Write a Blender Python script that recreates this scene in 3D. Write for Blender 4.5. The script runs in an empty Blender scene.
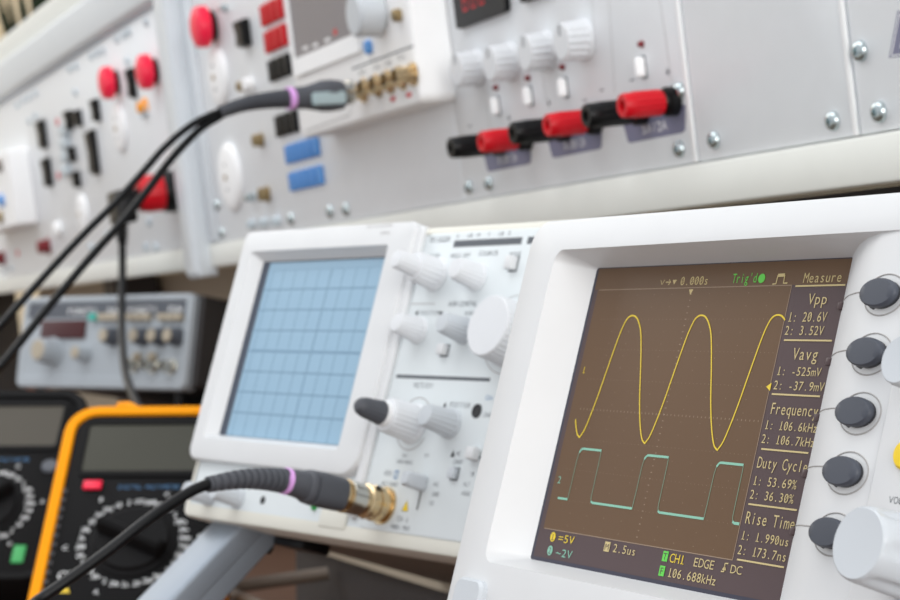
import bpy, bmesh, math, random
from mathutils import Vector, Matrix
random.seed(7)
S = 0.001                                   # everything below is written in millimetres
# ------------------------------------------------------------------ camera
ZT = 182.0                                  # eye height above the bench top
W = Matrix(((0.379288, -0.018502, -0.925094), (0.925252, 0.0, 0.379353), (-0.007019, -0.999829, 0.017119)))
F = 2000.0
CAM = Vector((0, 0, ZT))
cd = bpy.data.cameras.new('camera')
cam = bpy.data.objects.new('camera', cd)
bpy.context.scene.collection.objects.link(cam)
r_, u_, b_ = W.col[0], -W.col[1], -W.col[2]
cam.matrix_world = Matrix(((r_[0], u_[0], b_[0], 0), (r_[1], u_[1], b_[1], 0), (r_[2], u_[2], b_[2], ZT * S), (0, 0, 0, 1)))
cd.sensor_width = 36.0
cd.lens = F / 900 * 36.0
cd.clip_start = 0.02
cd.dof.use_dof = True
cd.dof.focus_distance = 0.52
cd.dof.aperture_fstop = 29
bpy.context.scene.camera = cam
# ------------------------------------------------------------------ world and light
wd = bpy.data.worlds.new('world'); bpy.context.scene.world = wd
wd.use_nodes = True
wn = wd.node_tree; tcw = wn.nodes.new('ShaderNodeTexCoord'); sx_ = wn.nodes.new('ShaderNodeSeparateXYZ'); rp_ = wn.nodes.new('ShaderNodeValToRGB')
mr_ = wn.nodes.new('ShaderNodeMapRange'); mr_.inputs['From Min'].default_value = -1; mr_.inputs['From Max'].default_value = 1
wn.links.new(tcw.outputs['Generated'], sx_.inputs[0]); wn.links.new(sx_.outputs['Z'], mr_.inputs['Value']); wn.links.new(mr_.outputs['Result'], rp_.inputs['Fac'])
rp_.color_ramp.elements[0].position = 0.20; rp_.color_ramp.elements[0].color = (0.15, 0.155, 0.165, 1)
rp_.color_ramp.elements[1].position = 0.50; rp_.color_ramp.elements[1].color = (0.93, 0.96, 1.0, 1)
wn.links.new(rp_.outputs['Color'], wn.nodes['Background'].inputs[0])
wn.nodes['Background'].inputs[1].default_value = 0.70
def area(name, loc, target, sx, sy, power, color):
    l = bpy.data.lights.new(name, 'AREA'); l.shape = 'RECTANGLE'; l.size = sx; l.size_y = sy; l.energy = power; l.color = color
    o = bpy.data.objects.new(name, l); bpy.context.scene.collection.objects.link(o)
    o.location = loc
    o.rotation_euler = (Vector(target) - Vector(loc)).to_track_quat('-Z', 'Y').to_euler()
    return o
area('window_daylight', (2.3, -0.35, 0.75), (-0.7, 0.25, 0.15), 1.8, 1.5, 48, (1.0, 0.985, 0.96))
area('rear_wall_fill', (-4.2, -0.9, 1.9), (-3.6, 0.7, 0.4), 2.0, 1.4, 24, (1.0, 0.985, 0.95))  # unseen fill light added to brighten the wall at the far left
area('ceiling_daylight', (-1.2, -0.7, 2.3), (-1.2, 0.4, 0.1), 2.6, 1.4, 24, (0.97, 0.985, 1.0))
sc = bpy.context.scene
sc.view_settings.view_transform = 'Standard'
sc.view_settings.look = 'None'
sc.view_settings.exposure = 0.22
sc.view_settings.gamma = 1.0
sc.view_settings.use_curve_mapping = False

# ------------------------------------------------------------------ helpers
def lin(c):
    return tuple((x / 255 / 12.92 if x / 255 <= 0.04045 else ((x / 255 + 0.055) / 1.055) ** 2.4) for x in c)
MATS = {}
def mat(name, rgb, rough=0.5, metal=0.0, coat=0.0, emit=0.0, var=0.03, spec=0.5, scale=60, alpha=1.0):
    m = bpy.data.materials.new(name); m.use_nodes = True
    nt = m.node_tree; p = nt.nodes['Principled BSDF']
    c = lin(rgb)
    nz = nt.nodes.new('ShaderNodeTexNoise'); nz.inputs['Scale'].default_value = scale; nz.inputs['Detail'].default_value = 3
    tc = nt.nodes.new('ShaderNodeTexCoord'); nt.links.new(tc.outputs['Object'], nz.inputs['Vector'])
    mx = nt.nodes.new('ShaderNodeMix'); mx.data_type = 'RGBA'
    mx.inputs['A'].default_value = (*[x * (1 - var) for x in c], 1)
    mx.inputs['B'].default_value = (*[min(1, x * (1 + var)) for x in c], 1)
    nt.links.new(nz.outputs['Fac'], mx.inputs['Factor'])
    nt.links.new(mx.outputs['Result'], p.inputs['Base Color'])
    p.inputs['Roughness'].default_value = rough; p.inputs['Metallic'].default_value = metal
    p.inputs['Coat Weight'].default_value = coat; p.inputs['Specular IOR Level'].default_value = spec
    if emit:
        p.inputs['Emission Color'].default_value = (*c, 1); p.inputs['Emission Strength'].default_value = emit
    if alpha < 1: p.inputs['Alpha'].default_value = alpha
    MATS[name] = m
    return m
mat('white_plastic', (217, 218, 219), 0.42)
mat('cream_plastic', (224, 222, 211), 0.45)
mat('face_white', (218, 224, 226), 0.5)
mat('soft_white', (250, 250, 250), 0.5)
mat('panel_paint', (240, 243, 246), 0.45)
mat('rail_white', (216, 222, 227), 0.4)
mat('lip_cream', (230, 231, 225), 0.55)
mat('screen_brown', (98, 74, 52), 0.35, spec=0.25, var=0.05, scale=18, emit=0.05)
mat('screen_mauve', (80, 65, 66), 0.35, spec=0.25, var=0.03, emit=0.05)
mat('screen_frame', (46, 45, 62), 0.3)
mat('lcd_text', (190, 172, 122), 0.5, emit=0.10)
mat('lcd_yellow', (214, 186, 44), 0.5, emit=0.12)
mat('lcd_teal', (128, 182, 160), 0.5, emit=0.08)
mat('lcd_teal_dim', (112, 138, 116), 0.5, emit=0.0)
mat('lcd_green', (86, 186, 66), 0.5, emit=0.15)
mat('lcd_dim', (146, 124, 102), 0.5)
mat('button_grey', (68, 72, 82), 0.5)
mat('button_side', (38, 40, 46), 0.5)
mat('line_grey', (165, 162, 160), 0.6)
mat('ink_grey', (88, 92, 98), 0.6)
mat('ink_black', (30, 30, 34), 0.6)
mat('ink_blue', (70, 120, 165), 0.6)
mat('knob_white', (220, 222, 225), 0.4)
mat('knob_light', (196, 201, 206), 0.38)
mat('yellow', (235, 200, 20), 0.4)
mat('crt_blue', (138, 170, 192), 0.3, var=0.02, scale=30, emit=0.08)
mat('crt_line', (98, 130, 156), 0.5)
mat('crt_edge', (58, 66, 82), 0.4)
mat('probe_grey', (78, 80, 86), 0.5, spec=0.35)
mat('probe_label', (172, 190, 194), 0.4)
mat('cable_black', (11, 12, 15), 0.4, spec=0.25)
mat('pink_ring', (228, 170, 236), 0.45)
mat('nickel', (200, 198, 190), 0.22, metal=1.0)
mat('brass', (214, 190, 150), 0.25, metal=1.0)
mat('dull_brass', (160, 140, 104), 0.35, metal=1.0)
mat('chrome', (190, 200, 202), 0.18, metal=1.0)
mat('red_plastic', (204, 4, 26), 0.4, spec=0.35)
mat('red_button', (250, 12, 64), 0.4)
mat('dark_red', (120, 20, 30), 0.4)
mat('black_plastic', (11, 11, 13), 0.4, spec=0.25)
mat('blue_plastic', (84, 146, 212), 0.45)
mat('pale_blue', (198, 208, 214), 0.5)
mat('orange', (255, 165, 15), 0.4)
mat('green', (40, 165, 80), 0.4)
mat('teal', (60, 180, 165), 0.4)
mat('plate_grey', (118, 118, 142), 0.5)
mat('lcd_grey', (126, 122, 128), 0.3)
mat('lcd_dark', (56, 55, 43), 0.4, spec=0.3)
mat('lcd_dark_two', (66, 60, 48), 0.4, spec=0.3)
mat('display_red', (66, 14, 16), 0.3)
mat('meter_black', (12, 11, 12), 0.6, spec=0.15)
mat('meter_yellow', (255, 160, 0), 0.6, spec=0.15)
mat('silver_face', (170, 177, 183), 0.45)
mat('dark_grey', (84, 88, 96), 0.5)
mat('case_dark', (58, 55, 55), 0.55)
mat('aluminium', (146, 155, 166), 0.45, metal=0.3)
mat('beige', (176, 165, 146), 0.6)
mat('taupe', (118, 106, 94), 0.6)
mat('desk', (104, 76, 60), 0.5, var=0.12, scale=9)
mat('wall_paint', (222, 208, 182), 0.8, var=0.03, scale=3)
mat('floor_tile', (150, 145, 138), 0.6, var=0.08, scale=4)
mat('leaf', (22, 42, 16), 0.5, var=0.3, scale=30)
mat('terracotta', (150, 90, 66), 0.7)
mat('soil', (60, 45, 35), 0.9)

class Frame:
    """A rigid local frame: x right, y up, z out of the face (mm)."""
    def __init__(s, R=None, t=(0, 0, 0)):
        s.R = R if R is not None else Matrix.Identity(3); s.t = Vector(t)
        s.Ri = s.R.transposed()
    def world(s, p): return s.R @ Vector(p) + s.t
    def local(s, p): return s.Ri @ (Vector(p) - s.t)
    def matrix(s):
        m = s.R.to_4x4(); m.translation = s.t * S
        return m
    def hit(s, px, py, w=0.0):
        """where the line of sight through a photo point meets the face at height w"""
        d = W @ Vector(((px - 450) / F, (py - 300) / F, 1.0)); n = s.R.col[2]
        o = s.t + n * w
        k = ((o - CAM) @ n) / (d @ n) if False else (o - CAM).dot(n) / d.dot(n)
        q = s.local(CAM + d * k)
        return (q.x, q.y)
def at(px, py, z): return CAM + W @ Vector(((px - 450) / F * z, (py - 300) / F * z, z))

class M:
    """collects faces with materials, builds one mesh object"""
    def __init__(s): s.bm = bmesh.new(); s.mats = []
    def mi(s, m):
        if m not in s.mats: s.mats.append(m)
        return s.mats.index(m)
    def face(s, pts, m):
        vs = [s.bm.verts.new(p) for p in pts]
        f = s.bm.faces.new(vs); f.material_index = s.mi(m); return f
    def box(s, x0, x1, y0, y1, z0, z1, m, bev=0.0, seg=2):
        b = bmesh.new()
        bmesh.ops.create_cube(b, size=1)
        for v in b.verts:
            v.co = Vector((x0 + (v.co.x + .5) * (x1 - x0), y0 + (v.co.y + .5) * (y1 - y0), z0 + (v.co.z + .5) * (z1 - z0)))
        if bev: bmesh.ops.bevel(b, geom=list(b.edges), offset=bev, segments=seg, profile=.5, affect='EDGES')
        s.merge(b, m)
        return s
    def merge(s, b, m, T=None):
        i = s.mi(m); mp = {}
        for v in b.verts: mp[v] = s.bm.verts.new(T @ v.co if T else v.co)
        for f in b.faces:
            try: nf = s.bm.faces.new([mp[v] for v in f.verts]); nf.material_index = i
            except ValueError: pass
        b.free()
    def loops(s, loops, m, cap0=False, cap1=False, closed=True):
        i = s.mi(m); L = [[s.bm.verts.new(p) for p in lp] for lp in loops]; n = len(L[0])
        for a, b in zip(L, L[1:]):
            for k in range(n if closed else n - 1):
                f = s.bm.faces.new((a[k], a[(k + 1) % n], b[(k + 1) % n], b[k])); f.material_index = i
        if cap0: f = s.bm.faces.new(L[0][::-1]); f.material_index = i
        if cap1: f = s.bm.faces.new(L[-1]); f.material_index = i
        return s
    def lathe(s, c, prof, m, seg=40, flutes=0, depth=0.0, fr=None, axis=None, cap=True):
        """prof = [(radius, height)...] about local z (or axis) at c; flutes groove where prof third item is 1"""
        c = Vector(c)
        if axis is not None:
            q = Vector((0, 0, 1)).rotation_difference(Vector(axis)).to_matrix()
        else: q = Matrix.Identity(3)
        if flutes: seg = flutes * 4
        loops = []
        for pr in prof:
            r, h = pr[0], pr[1]; fl = len(pr) > 2 and pr[2]
            lp = []
            for k in range(seg):
                a = 2 * math.pi * k / seg
                rr = r - (depth if (fl and k % 4 in (0, 1)) else 0)
                lp.append(c + q @ Vector((rr * math.cos(a), rr * math.sin(a), h)))
            loops.append(lp)
        return s.loops(loops, m, cap0=cap, cap1=cap)
    def tube(s, pts, rad, m, seg=12, cap=True):
        pts = [Vector(p) for p in pts]
        n = len(pts); rad = rad if isinstance(rad, (list, tuple)) else [rad] * n
        up = Vector((0, 0, 1)); loops = []
        t0 = (pts[1] - pts[0]).normalized()
        nrm = t0.orthogonal().normalized()
        for k in range(n):
            t = (pts[min(k + 1, n - 1)] - pts[max(k - 1, 0)]).normalized()
            nrm = (nrm - t * nrm.dot(t)).normalized(); bi = t.cross(nrm)
            loops.append([pts[k] + (nrm * math.cos(2 * math.pi * j / seg) + bi * math.sin(2 * math.pi * j / seg)) * rad[k] for j in range(seg)])
        return s.loops(loops, m, cap0=cap, cap1=cap)
    def strip(s, pts, width, z, m):
        """flat ribbon along 2d points on the face"""
        P = [Vector((p[0], p[1])) for p in pts]; A = []; B = []
        for k in range(len(P)):
            t = (P[min(k + 1, len(P) - 1)] - P[max(k - 1, 0)]).normalized(); nn = Vector((-t.y, t.x)) * width / 2
            A.append((P[k].x - nn.x, P[k].y - nn.y, z)); B.append((P[k].x + nn.x, P[k].y + nn.y, z))
        return s.loops([A, B], m, closed=False)
    def disc(s, cx, cy, z, rx, ry, m, n=28, flip=False):
        s.face([(cx + rx * math.cos(2 * math.pi * k / n), cy + ry * math.sin(2 * math.pi * k / n), z) for k in range(n)], m); return s
    def ring(s, cx, cy, z, r0, r1, m, a0=0, a1=360, n=40):
        P = lambda r: [(cx + r * math.cos(math.radians(a0 + (a1 - a0) * k / n)), cy + r * math.sin(math.radians(a0 + (a1 - a0) * k / n)), z) for k in range(n + 1)]
        return s.loops([P(r1), P(r0)], m, closed=False)
    def poly(s, pts, z, m): s.face([(p[0], p[1], z) for p in pts], m); return s
    def build(s, name, fr=None, parent=None, sharp=35, smooth=True):
        me = bpy.data.meshes.new(name)
        bmesh.ops.recalc_face_normals(s.bm, faces=s.bm.faces)
        for v in s.bm.verts: v.co = v.co * S
        for f in s.bm.faces: f.smooth = smooth
        s.bm.to_mesh(me); s.bm.free()
        for m in s.mats: me.materials.append(MATS[m])
        if smooth: me.set_sharp_from_angle(angle=math.radians(sharp))
        o = bpy.data.objects.new(name, me); bpy.context.scene.collection.objects.link(o)
        if parent: o.parent = parent
        elif fr: o.matrix_world = fr.matrix()
        return o

def thing(name, label, cat, fr, group=None):
    o = bpy.data.objects.new(name, None); bpy.context.scene.collection.objects.link(o)
    o.empty_display_size = 0.02
    o.matrix_world = fr.matrix(); tag(o, label, cat, group); return o
def tag(o, label=None, cat=None, group=None, kind=None):
    if label: o['label'] = label
    if cat: o['category'] = cat
    if group: o['group'] = group
    if kind: o['kind'] = kind
    return o
def rrect(x0, x1, y0, y1, z, r, n=6):
    """rounded rectangle loop, 4*(n+1) points; r scalar or (bl, br, tr, tl)"""
    if not isinstance(r, (tuple, list)): r = (r,) * 4
    out = []
    for (cx, cy, a0, rr) in ((x0 + r[0], y0 + r[0], 180, r[0]), (x1 - r[1], y0 + r[1], 270, r[1]), (x1 - r[2], y1 - r[2], 0, r[2]), (x0 + r[3], y1 - r[3], 90, r[3])):
        for k in range(n + 1):
            a = math.radians(a0 + 90 * k / n); out.append((cx + rr * math.cos(a), cy + rr * math.sin(a), z))
    return out
def spline(P, n=10):
    P = [Vector(p) for p in P]; Q = [P[0] * 2 - P[1]] + P + [P[-1] * 2 - P[-2]]; out = []
    for i in range(1, len(Q) - 2):
        for k in range(n):
            t = k / n; a, b, c, d = Q[i - 1], Q[i], Q[i + 1], Q[i + 2]
            out.append(.5 * ((2 * b) + (c - a) * t + (2 * a - 5 * b + 4 * c - d) * t * t + (3 * b - a - 3 * c + d) * t ** 3))
    out.append(P[-1]); return out
GL = {}
def glyph(ch):
    if ch not in GL:
        cu = bpy.data.curves.new('glyph', 'FONT'); cu.body = ch; cu.size = 1.0; cu.offset = -0.004; cu.resolution_u = 3
        o = bpy.data.objects.new('glyph', cu); bpy.context.scene.collection.objects.link(o)
        dg = bpy.context.evaluated_depsgraph_get(); me = bpy.data.meshes.new_from_object(o.evaluated_get(dg))
        vs = [v.co.copy() for v in me.vertices]; fs = [tuple(p.vertices) for p in me.polygons]
        bpy.data.objects.remove(o); bpy.data.curves.remove(cu); bpy.data.meshes.remove(me)
        xs = [v.x for v in vs] or [0]
        GL[ch] = (vs, fs, min(xs), max(xs))
    return GL[ch]
CAP = 0.73
def text(mm, s, p0, p1, cap, z, m, mono=True, up=None):
    """write s from baseline point p0 to p1 (2d mm), capitals cap mm tall; up = 2d direction of the uprights"""
    p0 = Vector(p0); p1 = Vector(p1); d = p1 - p0; L = d.length; d = d / L
    up = Vector(up) if up else Vector((-d.y, d.x)); i = mm.mi(m); ky = cap / CAP
    if mono:
        cw = L / len(s)
        for k, ch in enumerate(s):
            if ch == ' ': continue
            vs, fs, a, b = glyph(ch); gw = b - a
            kx = cw * 0.94 / 0.52
            if gw * kx > cw * 0.9: kx = cw * 0.9 / gw
            off = (k + .5) * cw - (a + b) / 2 * kx
            nv = [mm.bm.verts.new((*(p0 + d * (off + v.x * kx) + up * (v.y * ky)), z)) for v in vs]
            for f in fs:
                fa = mm.bm.faces.new([nv[j] for j in f]); fa.material_index = i
            if ch == '1':
                c0 = p0 + d * ((k + .5) * cw - cw * .26); mm.strip([c0 + up * cap * .045, c0 + d * cw * .6 + up * cap * .045], cap * .09, z, m)
            if ch == '0':
                c0 = p0 + d * (off + (a + gw * .2) * kx) + up * (cap * .22); c1 = p0 + d * (off + (a + gw * .8) * kx) + up * (cap * .78)
                mm.strip([c0, c1], cap * .07, z, m)
    else:
        vs, fs, a, b = glyph(s); kx = L / (b - a)
        nv = [mm.bm.verts.new((*(p0 + d * ((v.x - a) * kx) + up * (v.y * ky)), z)) for v in vs]
        for f in fs:
            fa = mm.bm.faces.new([nv[j] for j in f]); fa.material_index = i

# ================================================================== frames of the big things
FA = Frame(Matrix(((0.992731, -0.023887, 0.117958), (0.120035, 0.267668, -0.956005), (-0.008738, 0.963215, 0.26859))), (-492.406, 266.319, -22.605 + ZT))
FB = Frame(Matrix(((0.966472, -0.065309, 0.248328), (0.256582, 0.282872, -0.924202), (-0.009886, 0.956931, 0.290146))), (-858.968, 284.135, -7.607 + ZT))
PU = Vector((0, -0.119335, 0.992854)); PN = Vector((0, -0.992854, -0.119335))
FP = Frame(Matrix(((1, 0, 0), (0, PU.y, PN.y), (0, PU.z, PN.z))), Vector((0, 0, ZT)) - PN * 473)

# ================================================================== room and bench
m = M(); m.box(-5200, 1500, -1500, 1600, -770, -750, 'floor_tile'); tag(m.build('floor', smooth=False), kind='structure')
m = M(); m.box(-5200, 1500, 900, 940, -750, 2000, 'wall_paint'); tag(m.build('wall_back', smooth=False), kind='structure')
m = M(); m.box(-5200, -5160, -1500, 900, -750, 2000, 'wall_paint'); tag(m.build('wall_left', smooth=False), kind='structure')
bench = thing('workbench', 'long brown laboratory workbench carrying all the instruments', 'bench', Frame(None, (-1900, 450, -750)))
m = M(); m.box(-2300, 2300, -550, 440, 715, 750, 'desk', 3); m.build('bench_top', parent=bench)
for x in (-2200, 0, 2200):
    for y in (-480, 380):
        m = M(); m.box(x - 25, x + 25, y - 25, y + 25, 0, 714.9, 'case_dark', 2); m.build('leg', parent=bench)

# ================================================================== training console
con = thing('training_console', 'long off-white bench console housing with white top rail and cream lower lip', 'console', Frame(FP.R, FP.world((0, 3.5, 0))))
XL, XR = -3700, -420
def crel(m_): return m_
m = M(); m.box(XL, XR, 20.5, 292, -150, -3, 'panel_paint', 2); m.build('housing', parent=con)
m = M(); m.box(XL, XR, 0, 20, -152, 2, 'lip_cream', 1.5); m.build('lower_lip', parent=con)
m = M(); m.box(XL, XR, 243, 289, -12, 8, 'rail_white', 7, 4); m.build('top_rail', parent=con)
m = M(); m.box(XL, XR, 292.3, 322, -150, -6, 'lip_cream', 1.5); m.build('top_cap', parent=con)
m = M(); m.loops([rrect(-1724, -1684, -8, 326, -3, 3), rrect(-1724, -1684, -8, 326, 12, 3), rrect(-1720, -1688, -4, 322, 16, 4)], 'rail_white', cap1=True); m.build('divider_post', parent=con)
for x in (-3500, -2500, -560):
    m = M(); m.box(x - 30, x + 30, -200, 0, -146, -90, 'case_dark'); o = m.build('support_post', parent=con)

m = M(); m.box(-1300, -430, -200, -.5, -158, -153, 'case_dark'); m.build('shade_board', parent=con)  # dark board added to make the shaded gap under the console black
m = M(); m.box(-3300, -1300.5, -200, -.5, -158, -153, 'beige'); m.build('shade_board', parent=con)  # beige board added for the wall in shade below the console
def panel(name, label, x0, x1):
    fr = Frame(FP.R, FP.world((0, 24, 0)))
    t = thing(name, label, 'panel', fr)
    m = M(); m.loops([rrect(x0, x1, 0.3, 218.5, -2.9, .8, 2), rrect(x0, x1, 0.3, 218.5, -.3, .8, 2), rrect(x0 + .4, x1 - .4, .7, 218.1, 0, .8, 2)], 'panel_paint', cap1=True)
    m.build('plate', parent=t)
    t['fr'] = 0
    del t['fr']
    return t, fr
def strip_seam(x):
    m = M(); m.box(x - 1.5, x + 1.5, 0.4, 218, -.2, .9, 'soft_white', .3); return m

# --- part makers on a face; c = (u, v)
def collet_knob(t, c, r=10.5, h=18, mt='knob_light', name='knob', w0=0):
    m = M(); m.lathe((c[0], c[1], w0), [(r * 1.04, 0), (r * 1.04, 2), (r, 3, 1), (r * .95, h - 1.5, 1), (r * .86, h, 0), (0.4, h + .1, 0)], mt, flutes=16, depth=r * .11)
    m.box(c[0] - .5, c[0] + .5, c[1] + r * .3, c[1] + r * .85, w0 + h, w0 + h + .3, 'ink_grey')
    return m.build(name, parent=t, sharp=20)
def toggle(t, c, r=3.2, h=9):
    x, y = c; m = M(); m.box(x - 2.6, x + 2.6, y - 5.6, y + 5.6, 0, .6, 'ink_grey', .2); m.loops([rrect(x - 2.1, x + 2.1, y - 5, y + 5, .5, 1.6), rrect(x - 2.1, x + 2.1, y - 5, y + 5, 3.6, 1.6), rrect(x - 1.6, x + 1.6, y - 4.4, y + 4.4, 4.4, 1.3)], 'soft_white', cap1=True); return m.build('push_button', parent=t)
def led(t, c, mt='dark_red', r=1.7):
    m = M(); m.lathe((c[0], c[1], 0), [(r * 1.2, 0), (r * 1.2, .6), (r, .7), (r, 1.6), (r * .6, 2.6), (.1, 2.9)], mt, seg=18); return m.build('indicator_light', parent=t)
def screw(t, c, r=3.9):
    m = M(); m.lathe((c[0], c[1], 0), [(r * 1.15, 0), (r * 1.15, .5), (r * 1.08, 1.5), (r * .85, 2.5), (r * .5, 2.9), (r * .42, 2.9), (r * .4, 1.4), (.1, 1.2)], 'chrome', seg=28)
    return m.build('screw', parent=t)
def post(t, c, mt, h=30, r=6.3, name='binding_post'):
    m = M(); m.lathe((c[0], c[1], 0), [(r * 1.12, 0), (r * 1.12, 5), (r * .95, 5.2), (r * .95, 6.2)], 'black_plastic', seg=28)
    m.lathe((c[0], c[1], 6.2), [(r * .6, 0), (r * .6, 1.6)], 'nickel', seg=20)
    m.lathe((c[0], c[1], 7.8), [(r * .9, 0), (r, 1, 1), (r, h * .7, 1), (r * .97, h * .72), (r * .93, h - 1), (r * .84, h), (r * .45, h), (r * .42, h - 6), (.1, h - 6)], mt, flutes=14, depth=.45)
    m.lathe((c[0], c[1], 7.8 + h - 6), [(r * .42, 0), (r * .42, 3.4), (r * .28, 3.4), (r * .28, .5)], 'brass', seg=18)
    return m.build(name, parent=t)
def estop(t, c, r=15):
    m = M(); m.lathe((c[0], c[1], 0), [(r * .75, 0), (r * .75, 2), (r * .6, 2.2), (r * .6, 8)], 'black_plastic', seg=36); a = m.build('stop_button', parent=t)
    m = M(); m.lathe((c[0], c[1], 5), [(r * .85, 0), (r, 1.2), (r * 1.02, 6), (r * .96, 10), (r * .7, 12), (r * .3, 12.6), (.1, 12.7)], 'red_button', seg=40); m.build('red_cap', parent=a)
def white_socket(t, c, r=28):
    m = M(); m.lathe((c[0], c[1], 0), [(r, 0), (r, 2.5), (r * .95, 3.6), (r * .8, 4.4), (r * .5, 5.2), (.1, 5.5)], 'soft_white', seg=48)
    m.lathe((c[0], c[1], 5), [(2.4, 0), (2.4, 1.4), (.1, 1.4)], 'dull_brass', seg=16)
    for s_ in (-1, 1): m.lathe((c[0], c[1] + s_ * 9.5, 4.6), [(2.2, .1), (2.2, .7), (.1, .7)], 'ink_grey', seg=14)
    return m.build('mains_socket', parent=t)
def rocker(t, c, wd_=9, ht=22, mt='black_plastic', k=2.0):
    m = M(); x, y = c
    m.loops([rrect(x - wd_ / 2, x + wd_ / 2, y - ht / 2, y + ht / 2, 0, 1), rrect(x - wd_ / 2, x + wd_ / 2, y - ht / 2, y + ht / 2, 2.2 * k, 1), rrect(x - wd_ * .4, x + wd_ * .4, y - ht * .43, y + ht * .43, 2.3 * k, .8), ], mt, cap1=True)
    q = ((-.44, 2.2), (0, 2.2), (.44, 2.2), (.44, 4.4), (0, 3.5), (-.44, 3.8))
    m.loops([[(x + sx * wd_ * .42, y + a * ht, b * k) for a, b in q] for sx in (-1, 1)], mt, cap0=True, cap1=True)
    return m.build('rocker_switch', parent=t)
def jack(t, c, mt='pale_blue', r=3.6, name='jack_socket', h=5):
    m = M(); m.lathe((c[0], c[1], 0), [(r * 1.2, 0), (r * 1.2, 1), (r, 1.2), (r, h), (r * .8, h + .6), (r * .45, h + .6), (r * .42, h * .4), (.1, h * .4)], mt, seg=22); return m.build(name, parent=t)
def terminal_block(t, c, n, pitch, ht, mt, h=9):
    x, y = c; m = M()
    m.box(x - n * pitch / 2, x + n * pitch / 2, y - ht * .40, y + ht * .36, 0, h * .35, {'red_plastic': 'dark_red', 'blue_plastic': 'ink_blue'}.get(mt, mt), .3)
    for k in range(n):
        cx = x + (k - (n - 1) / 2) * pitch
        m.box(cx - pitch * .28, cx + pitch * .28, y - ht / 2, y + ht / 2, 0, h, mt, 1.9, 4)
    for k in range(n + 1):
        cx = x + (k - n / 2) * pitch; m.box(cx - .5, cx + .5, y - ht * .5, y + ht * .44, 0, h + .8, mt, .2)
    return m.build('terminal_block', parent=t)
def bnc(t, c, w0=0, r=4.9, L=11, mt='brass', name='coaxial_socket'):
    m = M(); m.lathe((c[0], c[1], w0), [(r * 1.45, 0), (r * 1.45, 1.2), (r * 1.15, 1.3), (r * 1.15, 3.4), (r * .92, 3.6), (r * .92, 5), (r, 5.2), (r, 6), (r * .9, 6.2), (r * .9, L), (r * .8, L), (r * .78, 3), (r * .2, 3), (r * .2, L - 2), (.1, L - 2)], mt, seg=30)
    for s_ in (-1, 1): m.box(c[0] - .9, c[0] + .9, c[1] + s_ * r * .95 - .9, c[1] + s_ * r * .95 + .9, w0 + L - 4, w0 + L - 2.2, mt)
    return m.build(name, parent=t)

# ---- panel 1 : far left
pl, fl = panel('control_panel', 'far left grey console panel with two red stop buttons and black switches', -2700, -1727)
H = fl.hit
for p in ((108, 82), (146, 71)): estop(pl, H(p[0] - 2.5, p[1] + 1, 12), 16)
for p, ww, hh in (((45, 134), 24, 30), ((72, 120), 15, 19), ((81, 118), 14, 16), ((99, 110), 13, 21), ((96, 152), 24, 42), ((50, 172), 24, 30), ((45, 102), 0, 0), ((75, 154), 13, 15), ((79.5, 179), 14, 16), ((135, 83), 10, 26)):
    if ww: rocker(pl, H(*p), ww, hh * 1.12)
for p in ((67, 130), (67, 143), (68, 156), (68, 170)):
    c = H(*p); m = M(); m.box(c[0] - 18, c[0] + 18, c[1] - 6, c[1] + 6, 0, 6, 'pale_blue', 1.5); m.build('terminal_block', parent=pl)
for p in ((18, 105), (24, 100), (30, 97), (36, 93), (71, 69), (77, 66), (92, 56), (98, 53), (104, 51), (118, 39), (125, 35), (130, 32), (147, 22), (76, 92), (36, 116), (128, 61), (30, 121), (150, 222), (147, 247), (157, 247), (108, 235), (98, 250), (92, 247), (5, 270), (12, 268)):
    jack(pl, H(*p), 'pale_blue', 3.6, h=2.5)
for p in ((121, 128), (84, 214)): white_socket(pl, H(*p), 24 if p[0] == 121 else 22)
c = H(146, 107); m = M(); m.lathe((c[0], c[1], 0), [(9, 0), (9, 2), (5, 2.2), (5, 8), (.1, 9)], 'orange', seg=24)
m.box(c[0] - 14, c[0] + 8, c[1] - 9, c[1] + 2, 0, 3, 'pale_blue', 1); m.build('pilot_lamp', parent=pl)
c = H(60, 229); m = M(); m.lathe((c[0], c[1], 0), [(9, 0), (9, 6), (7.6, 7.5), (.1, 7.8)], 'soft_white', seg=28); m.build('push_button', parent=pl)
for p, mt in (((49, 246), 'dark_red'), ((4, 258), 'dark_red')):
    c = H(*p); m = M(); m.lathe((c[0], c[1], 0), [(10, 0), (10, 3), (8, 3.2), (8, 12), (6, 14), (.1, 14)], mt, seg=28); m.build('knob', parent=pl)
for p in ((58, 122), (59, 176), (18, 253)):
    c = H(*p); m = M(); m.lathe((c[0], c[1], 0), [(4, 0), (4, 1.5), (.1, 2)], 'red_plastic', seg=18); m.build('indicator_light', parent=pl)
cB = H(174, 191); o_ = post(pl, cB, 'red_plastic', h=26, r=17)
m = M(); m.lathe((cB[0], cB[1], 0), [(18.5, 0), (18.5, 10), (17.5, 11.5), (15, 11.5)], 'black_plastic', seg=36); m.build('collar', parent=o_)

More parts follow.
